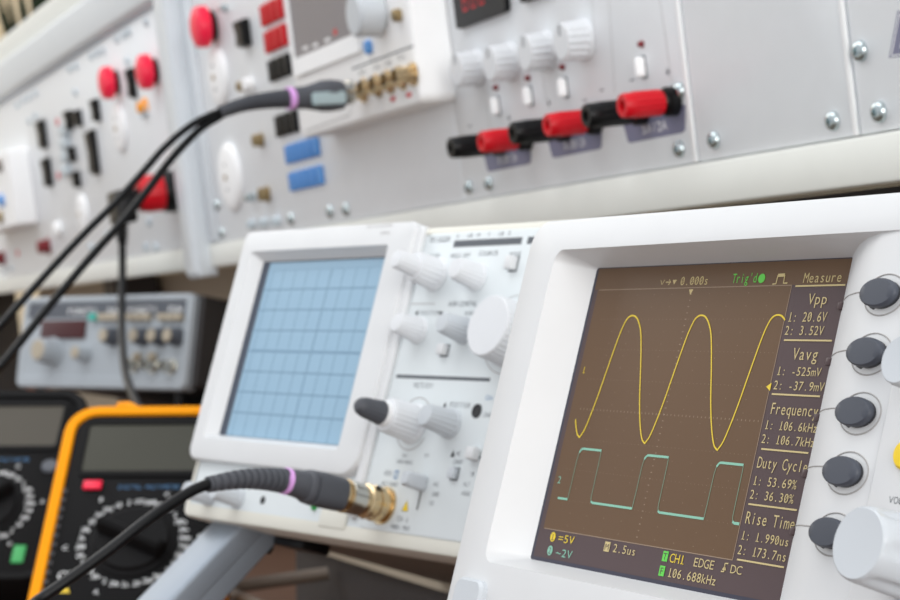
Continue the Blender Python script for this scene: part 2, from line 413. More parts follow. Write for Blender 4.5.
# ---- panel 2 : power panel
p2, f2 = panel('control_panel', 'grey console panel with blue terminal blocks, white round sockets and red terminals', -1683, -1115)
H = f2.hit
m = M(); m.box(-1681, -1655, 0.5, 218, -.2, 2.5, 'rail_white', 1); m.build('edge_strip', parent=p2)
estop(p2, H(199.5, 27, 12), 17)
rocker(p2, H(247, 33), 20, 21)
for p, mt in (((274, 11), 'red_plastic'), ((278, 38), 'red_plastic'), ((282, 67), 'black_plastic'), ((289, 123), 'black_plastic')):
    terminal_block(p2, H(*p), 3, 15.5, 17, mt, 3)
for p in ((304, 150), (308, 178)): terminal_block(p2, H(*p), 5, 14.5, 14.5, 'blue_plastic', 2.5)
for p, mt, r in (((262, 140), 'dull_brass', 5), ((268, 194), 'dull_brass', 5.5), ((254, 197), 'chrome', 3.2), ((246, 86), 'dull_brass', 4), ((252, 84), 'soft_white', 5)):
    jack(p2, H(*p), mt, r, h=7)
white_socket(p2, H(220, 77), 24); white_socket(p2, H(232, 177), 28)
for p in ((218, 205), (223, 233)): screw(p2, H(*p), 4)
for p in ((254, 224), (266, 222.5), (278.5, 221)): jack(p2, H(*p), 'pale_blue', 4)
for p in ((292, 219), (331, 211.5), (347, 209.5)): screw(p2, H(*p), 4.4)
c = H(226, 8); jack(p2, c, 'chrome', 3)

# ---- panel 3 : knobs and binding posts
p3, f3 = panel('control_panel', 'white console panel with a row of ridged knobs and red and black binding posts', -1114, -828.5)
H = f3.hit
for p in ((476, 68), (510, 62), (546, 51), (583, 40)): collet_knob(p3, H(p[0] + 2, p[1]), 10.4, 14, 'knob_white')
for p in ((497, 87.5), (529, 78), (563.5, 67), (642.5, 44)): led(p3, H(*p), 'dark_red', 1.5)
for p in ((498.5, 106), (531, 96), (566, 87.5), (644, 67)): toggle(p3, H(*p), 3.6, 8)
bases = [(501, 143, 'black_plastic'), (528, 137.5, 'red_plastic'), (566, 128, 'black_plastic'), (597, 120.5, 'red_plastic'), (643, 110.5, 'black_plastic'), (675, 101, 'red_plastic')]
for x, y, mt in bases: post(p3, H(x, y), mt, h=21 if mt[0] == 'r' else 24, r=6.4)
for (xa, ya), (xb, yb_), s_ in (((483, 153), (531, 141), '0-30V/2A'), ((547, 138), (602, 124), '0-30V/2A'), ((622, 120), (686, 107), '5V/2A')):
    a, b = H(xa, ya), H(xb, yb_); y1 = (a[1] + b[1]) / 2 + 1; y0 = y1 - 13
    m = M(); m.poly([(a[0], y1), (a[0] + 4, y0 + 1), (a[0] + 6, y0), (b[0] - 6, y0), (b[0] - 3, y0 + 1), (b[0], y1)], .15, 'plate_grey')
    xm = (a[0] + b[0]) / 2; text(m, s_, (xm - 13, y0 + 3), (xm + 13, y0 + 3), 5, .25, 'soft_white'); m.build('printed_label', parent=p3, smooth=False)
m = M()
for (a, b) in (((592, 0), (596, 55)), ((609, 0), (615, 92)), ((660, 0), (672, 82)), ((483, 60), (490, 130)), ((541, 62), (546, 100))):
    m.strip([H(*a), H(*b)], .35, .12, 'line_grey')
for p in ((549, 103), (509, 118), (470, 126), (602, 90), (632, 80), (668, 72), (585, 100)):
    c = H(*p); m.box(c[0] - 2, c[0] + 2, c[1] - .35, c[1] + .35, .05, .2, 'ink_grey')
    if p in ((549, 103), (509, 118), (668, 72)): m.box(c[0] - .35, c[0] + .35, c[1] - 2, c[1] + 2, .05, .21, 'ink_grey')
m.build('printed_lines', parent=p3, smooth=False)
for p in ((680.5, 91), (680.5, 149), (470, 187), (490, 183.5)): screw(p3, H(*p), 3.6)
a = H(461, 0); b = H(511, 22); VT = H(468, 27)[1] + 50
m = M(); m.loops([rrect(a[0] - 4, b[0] + 2, H(468, 27)[1], VT, 0, 3), rrect(a[0] - 4, b[0] + 2, H(468, 27)[1], VT, 3.5, 3), rrect(a[0] + 2, b[0] - 5, H(468, 27)[1] + 5.5, VT - 5, 3.4, 1.5)], 'black_plastic', cap1=True)
dm = m.build('digital_display', parent=p3)
m = M(); vb = H(468, 27)[1] + 9
for k in range(3):
    x = a[0] + 10 + k * 12
    for (q0, q1) in (((x, vb), (x + 6, vb)), ((x, vb + 6), (x + 6, vb + 6)), ((x, vb), (x, vb + 6)), ((x + 6, vb), (x + 6, vb + 6)), ((x, vb + 6), (x, vb + 12)), ((x + 6, vb + 6), (x + 6, vb + 12)), ((x, vb + 12), (x + 6, vb + 12))):
        m.strip([q0, q1], 1.3, 3.7, 'red_plastic')
m.build('digits', parent=dm, smooth=False)
a = H(526, 3); m = M(); m.loops([rrect(a[0], a[0] + 34, a[1], VT, 0, 2), rrect(a[0], a[0] + 34, a[1], VT, 3.5, 2)], 'black_plastic', cap1=True); m.build('digital_display', parent=p3)
strip_seam(-829.8).build('edge_strip', parent=p3)

# ---- panel 4 and 5
p4, f4 = panel('blank_panel', 'plain white blank console panel between two seams with screws along its bottom edge', -826.8, -694.8)
for p in ((715, 140), (834, 121)): screw(p4, f4.hit(*p), 3.7)
strip_seam(-696).build('edge_strip', parent=p4)
p5, f5 = panel('control_panel', 'white console panel at the right edge with two screws and grey warning triangle', -693, -430)
for p in ((861, 51), (880, 112)): screw(p5, f5.hit(*p), 3.9)
H = f5.hit; m = M(); A_, B_, C_ = Vector(H(898, 10)), Vector(H(889, 58)), Vector(H(945, 50))
Cn = (A_ + B_ + C_) / 3
tri = [A_, B_, C_]
m.poly(tri, .1, 'plate_grey'); m.poly([Cn + (q - Cn) * .9 for q in tri], .14, 'soft_white'); m.poly([Cn + (q - Cn) * .84 for q in tri], .18, 'plate_grey')
m.poly([Cn + (q - Cn) * .45 for q in tri], .22, 'soft_white')
m.build('warning_triangle', parent=p5, smooth=False)

# ---- protruding instrument box on panel 2
bi = thing('generator_module', 'off-white boxed instrument on the console with dark screen and row of brass sockets', 'instrument', Frame(FP.R, FP.world((-1220, 112, 0))))
fb = Frame(FP.R, FP.world((-1220, 112, 0)))
D = 24; x0, x1, y1_ = -117, 114, 112
yb = fb.hit(421, 103, D)[1]
m = M(); m.loops([rrect(x0, x1, yb, y1_, 0.3, 6), rrect(x0, x1, yb, y1_, D - 3, 6), rrect(x0 + 1, x1 - 1, yb + 1, y1_ - 1, D - .8, 6), rrect(x0 + 3.5, x1 - 3.5, yb + 3.5, y1_ - 3.5, D, 5)], 'soft_white', cap0=True, cap1=True); m.build('housing', parent=bi)
H = lambda px, py: fb.hit(px, py, D)
a0, a1 = H(291, 10), H(297, 59); a2 = H(355, 30)
sx0, sx1, sy0 = a1[0] - 1, a2[0] + 4, a1[1]
m = M(); m.loops([rrect(sx0 - 5, sx1 + 5, sy0 - 12, y1_ - 8, D + .05, 2), rrect(sx0 - 5, sx1 + 5, sy0 - 12, y1_ - 8, D + 2, 2), rrect(sx0, sx1, sy0, y1_ - 12, D + 2, 1), rrect(sx0, sx1, sy0, y1_ - 12, D + .8, 1)], 'soft_white'); fs = m.build('screen_frame', parent=bi)
m = M(); m.box(sx0, sx1, sy0, y1_ - 12, D + .2, D + .8, 'lcd_grey')
for px, py in ((335, 32), (349, 22)): 
    c = fb.hit(px, py, D + 1); m.box(c[0] - 3, c[0] + 3, c[1] - 2, c[1] + 2, D + .8, D + .95, 'red_plastic')
for px, py in ((305, 48), (315, 45), (327, 40)):
    c = fb.hit(px, py, D + 1); m.box(c[0] - 5, c[0] + 5, c[1] - 1, c[1] + 1, D + .8, D + .95, 'soft_white')
m.build('screen', parent=fs, smooth=False)
c = fb.hit(380, 13, D); m = M(); m.lathe((c[0], c[1], D), [(11, 0), (11, 1.5), (14.5, 2), (14.5, 3), (13.8, 16), (12, 18), (.2, 18.2)], 'knob_light', seg=48); m.build('knob', parent=bi)
c = fb.hit(370, 47, D); m = M(); m.lathe((c[0], c[1], D), [(4.6, 0), (4.6, 2), (3.8, 3.2), (.1, 3.4)], 'blue_plastic', seg=26); m.build('push_button', parent=bi)
c = fb.hit(400, 15, D); m = M(); m.lathe((c[0], c[1], D), [(4, 0), (4, 4), (3, 5), (.1, 5)], 'dull_brass', seg=20); m.build('output_socket', parent=bi)
for p in ((379, 86), (391, 82), (403, 78), (414, 74)): bnc(bi, fb.hit(*p, D), D, 5.0, 13)
CPB = fb.hit(364, 91, D); bnc(bi, CPB, D, 5.0, 13)
m = M()
m.strip([fb.hit(352, 69, D), fb.hit(413, 46, D)], 1.2, D + .1, 'ink_grey'); m.strip([fb.hit(302, 75, D), fb.hit(350, 55, D)], 1.2, D + .1, 'ink_grey')
m.strip([fb.hit(306, 131, D), fb.hit(350, 115, D), fb.hit(352, 100, D)], .9, D + .1, 'line_grey')
for px, py, s_ in ((362, 72, 'OUT'), (376, 67, 'IN'), (388, 63, 'SYNC'), (401, 57, 'TRIG')):
    c = fb.hit(px, py, D); text(m, s_, (c[0] - 6, c[1] - 2), (c[0] + 7, c[1] - 2), 3.4, D + .12, 'ink_grey')
for px, py in ((393, 99), (409, 95), (340, 107)):
    c = fb.hit(px, py, D); m.box(c[0] - 4, c[0] + 4, c[1] - 1.3, c[1] + 1.3, D, D + .15, 'red_plastic')
m.build('printed_lines', parent=bi, smooth=False)

b2 = thing('boxed_instrument', 'white boxed instrument protruding at the far left end of the console', 'instrument', Frame(FP.R, FP.world((-2520, 100, 0))))
fb2 = Frame(FP.R, FP.world((-2520, 100, 0)))
D2 = 26; xr = fb2.hit(9, 200, D2)[0]; yt = fb2.hit(20, 143, D2)[1]; ybt = fb2.hit(15, 226, D2)[1]
m = M(); m.loops([rrect(-160, xr + 28, ybt, yt, .3, 4), rrect(-160, xr + 28, ybt, yt, D2 - 2, 4), rrect(-158, xr + 26, ybt + 2, yt - 2, D2, 3)], 'soft_white', cap0=True, cap1=True); m.build('housing', parent=b2)
for px, py, mt in ((4, 200, 'blue_plastic'), (3, 217, 'dull_brass'), (2, 165, 'taupe')):
    c = fb2.hit(px, py, D2); m = M(); m.lathe((c[0] - 6, c[1], D2), [(8, 0), (8, 4), (6, 6), (.1, 6)], mt, seg=24); m.build('knob', parent=b2)

# ================================================================== front oscilloscope (digital)
FAb = Frame(FA.R, FA.world((0, -92, 12)))
A = thing('digital_oscilloscope', 'large white digital oscilloscope in the foreground with brown screen showing yellow and teal waveforms', 'oscilloscope', FAb)
dA = Vector((0, -92, 12))
class MA(M):            # authored in screen coordinates, stored relative to the thing's base
    def build(s, *a, **k):
        for v in s.bm.verts: v.co = v.co - dA
        return super().build(*a, **k)
prof = [(65.3, 0), (70, 3.3), (75, 6.4), (81, 9.2), (88, 11.1), (96, 11.8), (104, 12)]
m = MA()
OX0, OX1, OY0, OY1 = -74.6, 232, -92, 56.0
outer = [rrect(OX0 + 10, OX1 - 10, OY0 + 10, OY1 - 8, -128, 8, 8), rrect(OX0 + 4, OX1 - 4, OY0 + 4, OY1 - 3, -60, 9, 8), rrect(OX0, OX1, OY0, OY1, -8, 9, 8), rrect(OX0, OX1, OY0, OY1, 10.2, 9, 8), rrect(OX0 + .5, OX1 - .5, OY0 + .5, OY1 - .5, 11.5, 8.6, 8), rrect(OX0 + 1.6, OX1 - 1.6, OY0 + 1.6, OY1 - 1.6, 12, 8, 8)]
inner = []
for (u, w) in prof[::-1]:
    k = w / 12
    rr = 1.0 + 3.2 * k
    inner.append(rrect(-51.6 - 6.0 * k, u, -46.5 - 3.9 * k, 43.5 + 2.4 * k, w, (rr, .3, .3, rr), 8))
m.loops(outer + inner, 'white_plastic', cap0=True)
bodyA = m.build('housing', parent=A, sharp=28)
# screen
m = MA(); m.box(-52, 66, -47, 44, -2, 0.02, 'screen_frame')
m.poly([(-50.2, -45.4), (66, -45.4), (66, 43.2), (-50.2, 43.2)], .05, 'screen_mauve')
PX0, PX1, PY0, PY1 = -44.6, 43.6, -36.8, 36.5
m.poly([(PX0 - 3.6, PY0), (PX1, PY0), (PX1, PY1), (PX0 - 3.6, PY1)], .10, 'screen_brown')
m.poly([(-50.2, 36.6), (66, 36.6), (66, 43.2), (-50.2, 43.2)], .09, 'screen_brown')
for k in range(1, 50):
    x = PX0 + (PX1 - PX0) * k / 50; m.box(x - .12, x + .12, -.45, .05, .1, .13, 'lcd_dim')
for k in range(1, 40):
    y = PY0 + (PY1 - PY0) * k / 40; m.box(-.35, .15, y - .12, y + .12, .1, .13, 'lcd_dim')
for k in range(1, 10):
    for j in range(1, 40, 2):
        x = PX0 + (PX1 - PX0) * k / 10; y = PY0 + (PY1 - PY0) * j / 40
        m.box(x - .1, x + .1, y - .1, y + .1, .1, .12, 'lcd_dim')
for j in range(1, 8):
    for k in range(1, 50, 1):
        x = PX0 + (PX1 - PX0) * k / 50; y = PY0 + (PY1 - PY0) * j / 8
        m.box(x - .08, x + .08, y - .08, y + .08, .1, .12, 'lcd_dim')
m.strip([(PX0 - 3, PY1), (PX1, PY1)], .25, .13, 'lcd_dim'); m.strip([(PX0 - 3, PY0), (PX1, PY0)], .25, .13, 'lcd_dim'); m.strip([(PX1, PY0), (PX1, PY1)], .25, .13, 'lcd_dim')
scr = m.build('screen', parent=A, smooth=False)
h = FA.hit
# traces
pk = h(634.5, 317); pk2 = h(703, 315.5); tr = h(581.5, 437.5); tr2 = h(646, 443.5); tr3 = h(718.5, 450)
per = (h(718.5, 450)[0] - tr[0]) / 2; mid = (pk[1] + tr2[1]) / 2; amp = (pk[1] - tr2[1]) / 2
xs = h(577, 415)[0]; xe = h(785.7, 320)[0]
cyc = [h(*q) for q in ((645.3, 443.7), (651.7, 433.5), (663.3, 404.6), (675, 371.4), (686.7, 338.7), (692.5, 325.0), (696.8, 318.0), (701.6, 315.4), (706.3, 317.2), (709.8, 324.7), (711.8, 337.5), (712.0, 366.7), (711.4, 401.7), (712.3, 428), (714.5, 444.4), (717.9, 450.1))]
cyc = spline([(a, b, 0) for a, b in cyc], 12)
u0_, v0_ = cyc[0].x, cyc[0].y; dv_ = (cyc[-1].y - v0_); pu_ = cyc[-1].x - u0_
pts = []
for n_ in (-2, -1, 0, 1):
    for q in cyc[:-1]:
        x = q.x + n_ * pu_; 
        if xs <= x <= xe: pts.append((x, q.y - dv_ * (q.x - u0_) / pu_))
m = MA(); m.strip(pts, .46, .22, 'lcd_yellow'); tag(m.build('waveform_trace', parent=scr, smooth=False), 'yellow sine wave trace')
m = MA(); hi = h(590, 449.5)[1]; lo = h(600, 504)[1]
rises = [h(573, 475)[0], h(637, 484)[0], h(706, 492)[0]]; falls = [h(596, 477)[0], h(664.5, 486)[0], h(740, 497)[0]]
P = [(h(558, 499.5)[0], lo)]
per2 = per; r0 = h(568, 499.5)[0]
f0 = h(590.3, 502)[0]
for n_ in range(3):
    a = r0 + n_ * per2; b = f0 + n_ * per2
    P += [(a, lo), (a + .15, lo + 4), (a + .25, hi - 3.2), (a + .6, hi - 1.2), (a + 1.4, hi - .2), (a + 2.2, hi), (b, hi), (b + .1, hi - 2), (b + .15, lo + 1.6), (b + .5, lo + .4), (b + 1.2, lo)]
P = [p for p in P if p[0] < PX1 - .2] 
last = P[-1][0]
for a, b in zip(P, P[1:]):
    steep = abs(b[1] - a[1]) > 1.1
    m.strip([a, b], .3 if steep else .68, .2, 'lcd_teal_dim' if steep else 'lcd_teal')
if P[-1][0] < PX1 - 1 and P[-1][1] == lo: m.strip([P[-1], (PX1 - .3, lo)], .75, .2, 'lcd_teal')
tag(m.build('waveform_trace', parent=scr, smooth=False), 'teal square wave trace')
# read-outs
def T(m, s, a, b, top, mt='lcd_text', dy=0):
    """a, b = baseline ends seen in the photo, top = a point at cap height above a"""
    p, q = h(*a, .2), h(*b, .2); c = h(*top, .2)[1] - p[1]
    yy = (p[1] + q[1]) / 2
    text(m, s, (p[0], yy), (q[0], yy), c * 1.06, .22, mt)
m = MA()
T(m, '0.000s', (679.5, 285.4), (708, 284.5), (681, 277))
T(m, 'Measure', (802.6, 283), (841.5, 281.6), (804, 273))
T(m, 'Vpp', (807, 304.6), (827, 304), (810, 293.6))
T(m, '1: 20.6V', (787, 321.8), (826, 321.6), (789, 312.2))
T(m, '2: 3.52V', (783.8, 335.2), (823, 334.8), (786, 326.2))
T(m, 'Vavg', (791.5, 360), (817.5, 360), (794, 348))
T(m, '1: -525mV', (776, 375), (820.5, 376.5), (778, 366.5))
T(m, '2: -37.9mV', (772.5, 389.3), (823.5, 391.6), (774.5, 380.5))
T(m, 'Frequency', (769.5, 414), (817.5, 417), (772, 402.5))
T(m, '1: 106.6kHz', (763.8, 429.3), (817, 432.5), (766, 420.5))
T(m, '2: 106.7kHz', (760.4, 443.3), (814.5, 447), (762.5, 434.5))
T(m, 'Duty Cycle', (756.5, 467.5), (807, 473), (759.3, 456.3))
T(m, '1: 53.69%', (752, 484.8), (796, 489.5), (754.2, 475.8))
T(m, '2: 36.30%', (748.8, 498.6), (793, 503.6), (751, 489.8))
T(m, 'Rise Time', (744.6, 523.6), (794.3, 530), (747.6, 511.5))
T(m, '1: 1.990us', (740, 540), (788.8, 546), (742.2, 531.2))
T(m, '2: 173.7ns', (736.5, 554.6), (786.3, 561.2), (738.8, 545.5))
for a, b in (((796, 286.6), (846, 284.8)), ((784.6, 340.2), (832.5, 341)), ((772.5, 393.8), (820.5, 397)), ((762, 448.3), (808.8, 454)), ((749, 504), (797.5, 510.5)), ((737.6, 559.5), (784.5, 567.5))):
    p, q = h(*a), h(*b); y = (p[1] + q[1]) / 2
    m.strip([(p[0], y), (q[0], y)], .45, .22, 'lcd_text')
T(m, '2.5us', (612, 552.2), (635.5, 555.6), (614, 544))
T(m, 'EDGE', (692.5, 566.3), (713.8, 569.8), (694.5, 557.5))
T(m, 'DC', (729.6, 573), (741.5, 575), (731, 564.5))
T(m, '106.688kHz', (666.6, 576.8), (715.6, 585.6), (668.6, 567.8))
p = [h(*q) for q in ((721.6, 571.4), (724.3, 571.9), (725.8, 563.5), (728.9, 563.8))]; m.strip(p, .4, .22, 'lcd_text')
c = h(725, 568); m.poly([(c[0] - .8, c[1] - .6), (c[0] + .8, c[1] - .6), (c[0], c[1] + .8)], .22, 'lcd_text')
c = h(607.6, 546.8); m.poly([(c[0] - 1.35, c[1] - 1.4), (c[0] + 1.35, c[1] - 1.4), (c[0] + 1.35, c[1] + 1.4), (c[0] - 1.35, c[1] + 1.4)], .2, 'lcd_text'); text(m, 'M', (c[0] - 1, c[1] - 1), (c[0] + 1, c[1] - 1), 2, .25, 'screen_mauve')
p = [h(*q) for q in ((773, 284.3), (776.5, 284), (778.6, 275.6), (785.5, 275.2), (784, 283.4), (788, 283.2))]; m.strip(p[:3], .4, .22, 'lcd_text'); m.strip(p[2:4], .9, .22, 'lcd_text'); m.strip(p[3:], .4, .22, 'lcd_text')
p = h(691.3, 292.3); m.poly([(p[0] - 1, p[1] + .8), (p[0] + 1, p[1] + .8), (p[0], p[1] - .9)][::-1], .22, 'lcd_text')
p = h(675, 282.5); m.poly([(p[0] - 1, p[1] + .7), (p[0] + 1, p[1] + .7), (p[0], p[1] - .7)][::-1], .22, 'lcd_text')
p = h(664, 282.5); m.strip([(p[0] - 1.4, p[1] + .6), (p[0] - .5, p[1] - .7), (p[0] + .4, p[1] + .7)], .3, .22, 'lcd_text'); m.strip([(p[0] + 1.2, p[1]), (p[0] + 3.6, p[1])], .3, .22, 'lcd_text'); m.strip([(p[0] + 2.6, p[1] + .8), (p[0] + 3.6, p[1]), (p[0] + 2.6, p[1] - .8)], .3, .22, 'lcd_text')
tag(m.build('readout_text', parent=scr, smooth=False), 'sand coloured measurement readout')
m = MA(); T(m, "Trig'd", (731.5, 283.3), (756.6, 282.2), (733, 274), 'lcd_green'); c = h(762.3, 278.6); m.disc(c[0], c[1], .22, 1.45, 1.3, 'lcd_green')
for (x, y, s_) in ((665.8, 556.4, 'T'), (662.4, 571, 'F')):
    c = h(x, y); m.poly([(c[0] - 1.2, c[1] - 1.4), (c[0] + 1.2, c[1] - 1.4), (c[0] + 1.2, c[1] + 1.4), (c[0] - 1.2, c[1] + 1.4)], .2, 'lcd_green'); text(m, s_, (c[0] - .9, c[1] - 1), (c[0] + .9, c[1] - 1), 2, .25, 'screen_mauve')
tag(m.build('readout_text', parent=scr, smooth=False), 'green trigger readout')
m = MA(); T(m, '=5V', (557.3, 542), (573.6, 544.2), (559.2, 534.3), 'lcd_yellow'); T(m, 'CH1', (668.8, 562.2), (684, 564.6), (670.8, 553.3), 'lcd_yellow')
c = h(553.4, 537); m.disc(c[0], c[1], .2, 1.35, 1.45, 'lcd_yellow'); text(m, '1', (c[0] - .8, c[1] - 1), (c[0] + .8, c[1] - 1), 2, .25, 'screen_mauve')
c = h(769.5, 387); m.poly([(c[0] - 1.1, c[1]), (c[0] + .8, c[1] - 1.1), (c[0] + .8, c[1] + 1.1)], .24, 'lcd_yellow')
T(m, '1', (581.8, 373), (585, 373.3), (583, 366.5), 'lcd_yellow')
tag(m.build('readout_text', parent=scr, smooth=False), 'yellow channel one readout')
m = MA(); T(m, '~2V', (555, 556), (571.5, 558.6), (557, 548.4), 'lcd_teal'); c = h(550.5, 550.5); m.disc(c[0], c[1], .2, 1.35, 1.45, 'lcd_teal'); text(m, '2', (c[0] - .8, c[1] - 1), (c[0] + .8, c[1] - 1), 2, .25, 'screen_mauve')
T(m, '2', (557, 483), (560.5, 483.5), (558, 476), 'lcd_teal')
tag(m.build('readout_text', parent=scr, smooth=False), 'teal channel two readout')
# soft keys
def wprof(u):
    for (a, wa), (b, wb) in zip(prof, prof[1:]):
        if a <= u <= b: return wa + (wb - wa) * (u - a) / (b - a)
    return 12
def oval(mm, cu, k):
    for v in mm.bm.verts: v.co.x = cu + (v.co.x - cu) * k
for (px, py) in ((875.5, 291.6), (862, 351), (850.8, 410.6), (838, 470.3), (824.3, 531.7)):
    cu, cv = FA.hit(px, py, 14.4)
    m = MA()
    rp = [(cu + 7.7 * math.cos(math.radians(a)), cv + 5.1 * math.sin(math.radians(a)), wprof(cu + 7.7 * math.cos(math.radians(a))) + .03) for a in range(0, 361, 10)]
    m.tube(rp, .2, 'line_grey', seg=6)  # raised grey line standing in for the shadow of the ring groove
    b_m = MA(); b_m.lathe((cu, cv, 9.6), [(4.0, 0), (4.0, 1.75), (3.5, 1.8), (3.5, 3.6)], 'button_side', seg=44); oval(b_m, cu, 1.72)
    bt = b_m.build('soft_key', parent=A)
    m.build('ring_groove_shade', parent=bt)
    m = MA(); m.lathe((cu, cv, 12.9), [(3.6, 0), (3.6, .7), (3.5, 1.1), (3.2, 1.45), (2.2, 1.5), (.1, 1.5)], 'button_grey', seg=44); oval(m, cu, 1.75); m.build('key_cap', parent=bt)
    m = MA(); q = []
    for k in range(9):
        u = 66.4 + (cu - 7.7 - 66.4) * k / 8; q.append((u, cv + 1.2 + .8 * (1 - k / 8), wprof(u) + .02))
    m.tube(q, .18, 'line_grey', seg=6)  # grey line painted as the shadow in the leader groove
    m.box(65.0, 66.9, cv - .6, cv + 1.5, .1, 1.5, 'screen_mauve', .4)
    m.build('leader_groove_shade', parent=A)
m = MA(); m.loops([rrect(104.2, 228, -88, 46, 12, 2), rrect(104.2, 228, -88, 46, 12.7, 2), rrect(104.9, 227.4, -87.4, 45.4, 13, 2)], 'white_plastic', cap1=True); m.build('control_plate', parent=A)
W1 = 13
cu, cv = FA.hit(857, 543, W1 + 17)
def big_knob(cu, cv, r, h_, n, name):
    m = MA(); loops = []
    for (rr, hh, dp) in ((r * 1.12, 0, .0), (r * 1.12, 1.2, .0), (r * 1.08, 2.4, .10), (r * 1.04, h_ * .5, .13), (r * 1.0, h_ * .8, .09), (r * .985, h_ * .93, .03), (r * .95, h_, .0), (r * .9, h_ + .35, 0), (r * .5, h_ + .2, 0)):
        lp = []
        for k in range(72):
            a = 2 * math.pi * k / 72 + .35; c_ = math.cos(n * a); d_ = max(0, c_) ** 1.5
            lp.append((cu + rr * (1 - dp * d_) * math.cos(a), cv + rr * (1 - dp * d_) * math.sin(a), W1 + hh))
        loops.append(lp)
    m.loops(loops, 'knob_light', cap0=True, cap1=True); return m.build(name, parent=A, sharp=40)
tag(big_knob(cu, cv, 8.6, 16.5, 6, 'knob'), 'large light grey knob with finger flutes')
cu, cv = FA.hit(899, 360, W1 + 11)
big_knob(cu, cv, 5.8, 11, 6, 'knob')
cu, cv = FA.hit(909, 456, W1); m = MA(); m.lathe((cu, cv, W1), [(3.5, 0), (3.5, 1.4), (2.9, 2.1), (.1, 2.3)], 'yellow', seg=32); tag(m.build('channel_key', parent=A), 'yellow round key')
m = MA(); p, q = FA.hit(888, 503, W1), FA.hit(896.5, 504.6, W1)
text(m, 'VOLTS/DIV', (p[0], p[1]), (p[0] + (q[0] - p[0]) * 5.2, p[1]), FA.hit(889.5, 495.5, W1)[1] - p[1], W1 + .05, 'ink_grey'); m.build('printed_label', parent=A, smooth=False)
cu0, cv0 = FA.hit(453.5, 588, 14.5); cu1, _ = FA.hit(481, 588, 14.5); _, cv1 = FA.hit(468, 577.5, 14.5)
m = MA(); m.loops([rrect(cu0, cu1, cv1 - 17, cv1, 11.9, 3.4), rrect(cu0, cu1, cv1 - 17, cv1, 13.6, 3.4), rrect(cu0 + .8, cu1 - .8, cv1 - 16.2, cv1 - .8, 14.5, 2.8)], 'knob_light', cap1=True); m.build('power_button', parent=A)
for u in (-50, 205):       # fold-out feet under the front edge
    m = MA(); p0 = Vector((u, -91, 0)); pw = FA.world(p0); foot = FA.local((pw.x, pw.y + 6, 4.0))
    m.tube([p0, foot], 4.5, 'soft_white', seg=14); m.build('fold_out_foot', parent=A)

# ================================================================== middle oscilloscope (analogue)
dB = Vector((0, -81.6, 2))
FBb = Frame(FB.R, FB.world(dB))
B = thing('analog_oscilloscope', 'cream and white analogue oscilloscope with pale blue gridded screen, behind the foreground one', 'oscilloscope', FBb)
class MB(M):
    def build(s, *a, **k):
        for v in s.bm.verts: v.co = v.co - dB
        return super().build(*a, **k)
BX0, BX1, BY0, BY1 = -72.5, 232, -81.6, 56.2
m = MB()
m.loops([rrect(BX0 + 6, BX1 - 6, BY0 + 2, BY1 - 2, -270, 5), rrect(BX0 + 3, BX1 - 3, BY0 + 1.5, BY1 - 1.5, -26, 5), rrect(BX0 + 3, BX1 - 3, BY0 + 1.5, BY1 - 1.5, -25.5, 5)], 'taupe', cap0=True, cap1=True)
m.build('case', parent=B)
m = MB()
m.loops([rrect(BX0, BX1, BY0, BY1, -25, 4), rrect(BX0, BX1, BY0, BY1, 0, 4), rrect(BX0 + .6, BX1 - .6, BY0 + .6, BY1 - .6, 1.4, 4), rrect(BX0 + 2.2, BX1 - 2.2, BY0 + 2.2, BY1 - 2.2, 2, 3.5), rrect(BX0 + 4, BX1 - 4, BY0 + 6.2, BY1 - 3.5, 2, 3.0)], 'cream_plastic', cap0=True)
m.box(BX0 + 3.9, 72, BY0 + 6.1, -52, .9, 1.5, 'face_white'); m.box(66, BX1 - 3.9, BY0 + 6.1, BY1 - 3.4, .8, 1.4, 'face_white')
m.build('front_frame', parent=B)
m = MB(); m.loops([rrect(71.5, 226, -75.3, 52.8, 1.5, 4), rrect(71.5, 226, -75.3, 52.8, 2.2, 4), rrect(72, 225.5, -74.8, 52.3, 2.4, 4)], 'face_white', cap1=True)
WB = 2.4
m.build('control_panel', parent=B)
# crt bezel
m = MB()
RR = (6, 11, 5, 5)
m.loops([rrect(-74.5, 66, -55, 58.2, -3, RR, 8), rrect(-74.5, 66, -55, 58.2, 4.2, RR, 8), rrect(-73.9, 65.3, -54.4, 57.6, 5.6, RR, 8), rrect(-72.4, 63.6, -53, 56, 6, (5, 10, 4, 4), 8),
         rrect(-64.2, 49.5, -44.5, 47.6, 6, (2.5, 3, 2, 2), 8), rrect(-62.5, 45.4, -43, 46.5, 3.5, (1.5, 1.5, 1.5, 1.5), 8), rrect(-60.4, 40.4, -41.5, 44.2, 0, (.8, .8, .8, .8), 8)], 'white_plastic')
m.build('screen_bezel', parent=B, sharp=30)
m = MB(); m.loops([rrect(63.8, 69.8, -72, 56.4, 1.0, 2.6), rrect(63.8, 69.8, -72, 56.4, 3.2, 2.6), rrect(64.8, 68.8, -71, 55.4, 4.0, 2)], 'white_plastic', cap1=True); m.build('side_rib', parent=B)
m = MB(); m.box(-61.5, 41.5, -42.5, 45, -3, .02, 'crt_edge'); m.poly([(-54.0, -41.2), (40.8, -41.2), (40.8, 43.5), (-54.0, 43.5)], .08, 'crt_blue')
gx = (-52.0 + 0); cx0 = 0.6
for k in range(-5, 4):
    x = cx0 + k * 10; wl = .55 if k == 0 else .35
    m.box(x - wl / 2, x + wl / 2, -41, 40, .09, .13, 'crt_line')
for j in range(-3, 4):
    m.box(-55, 39.4, j * 10 - .25, j * 10 + .25, .09, .135, 'crt_line')
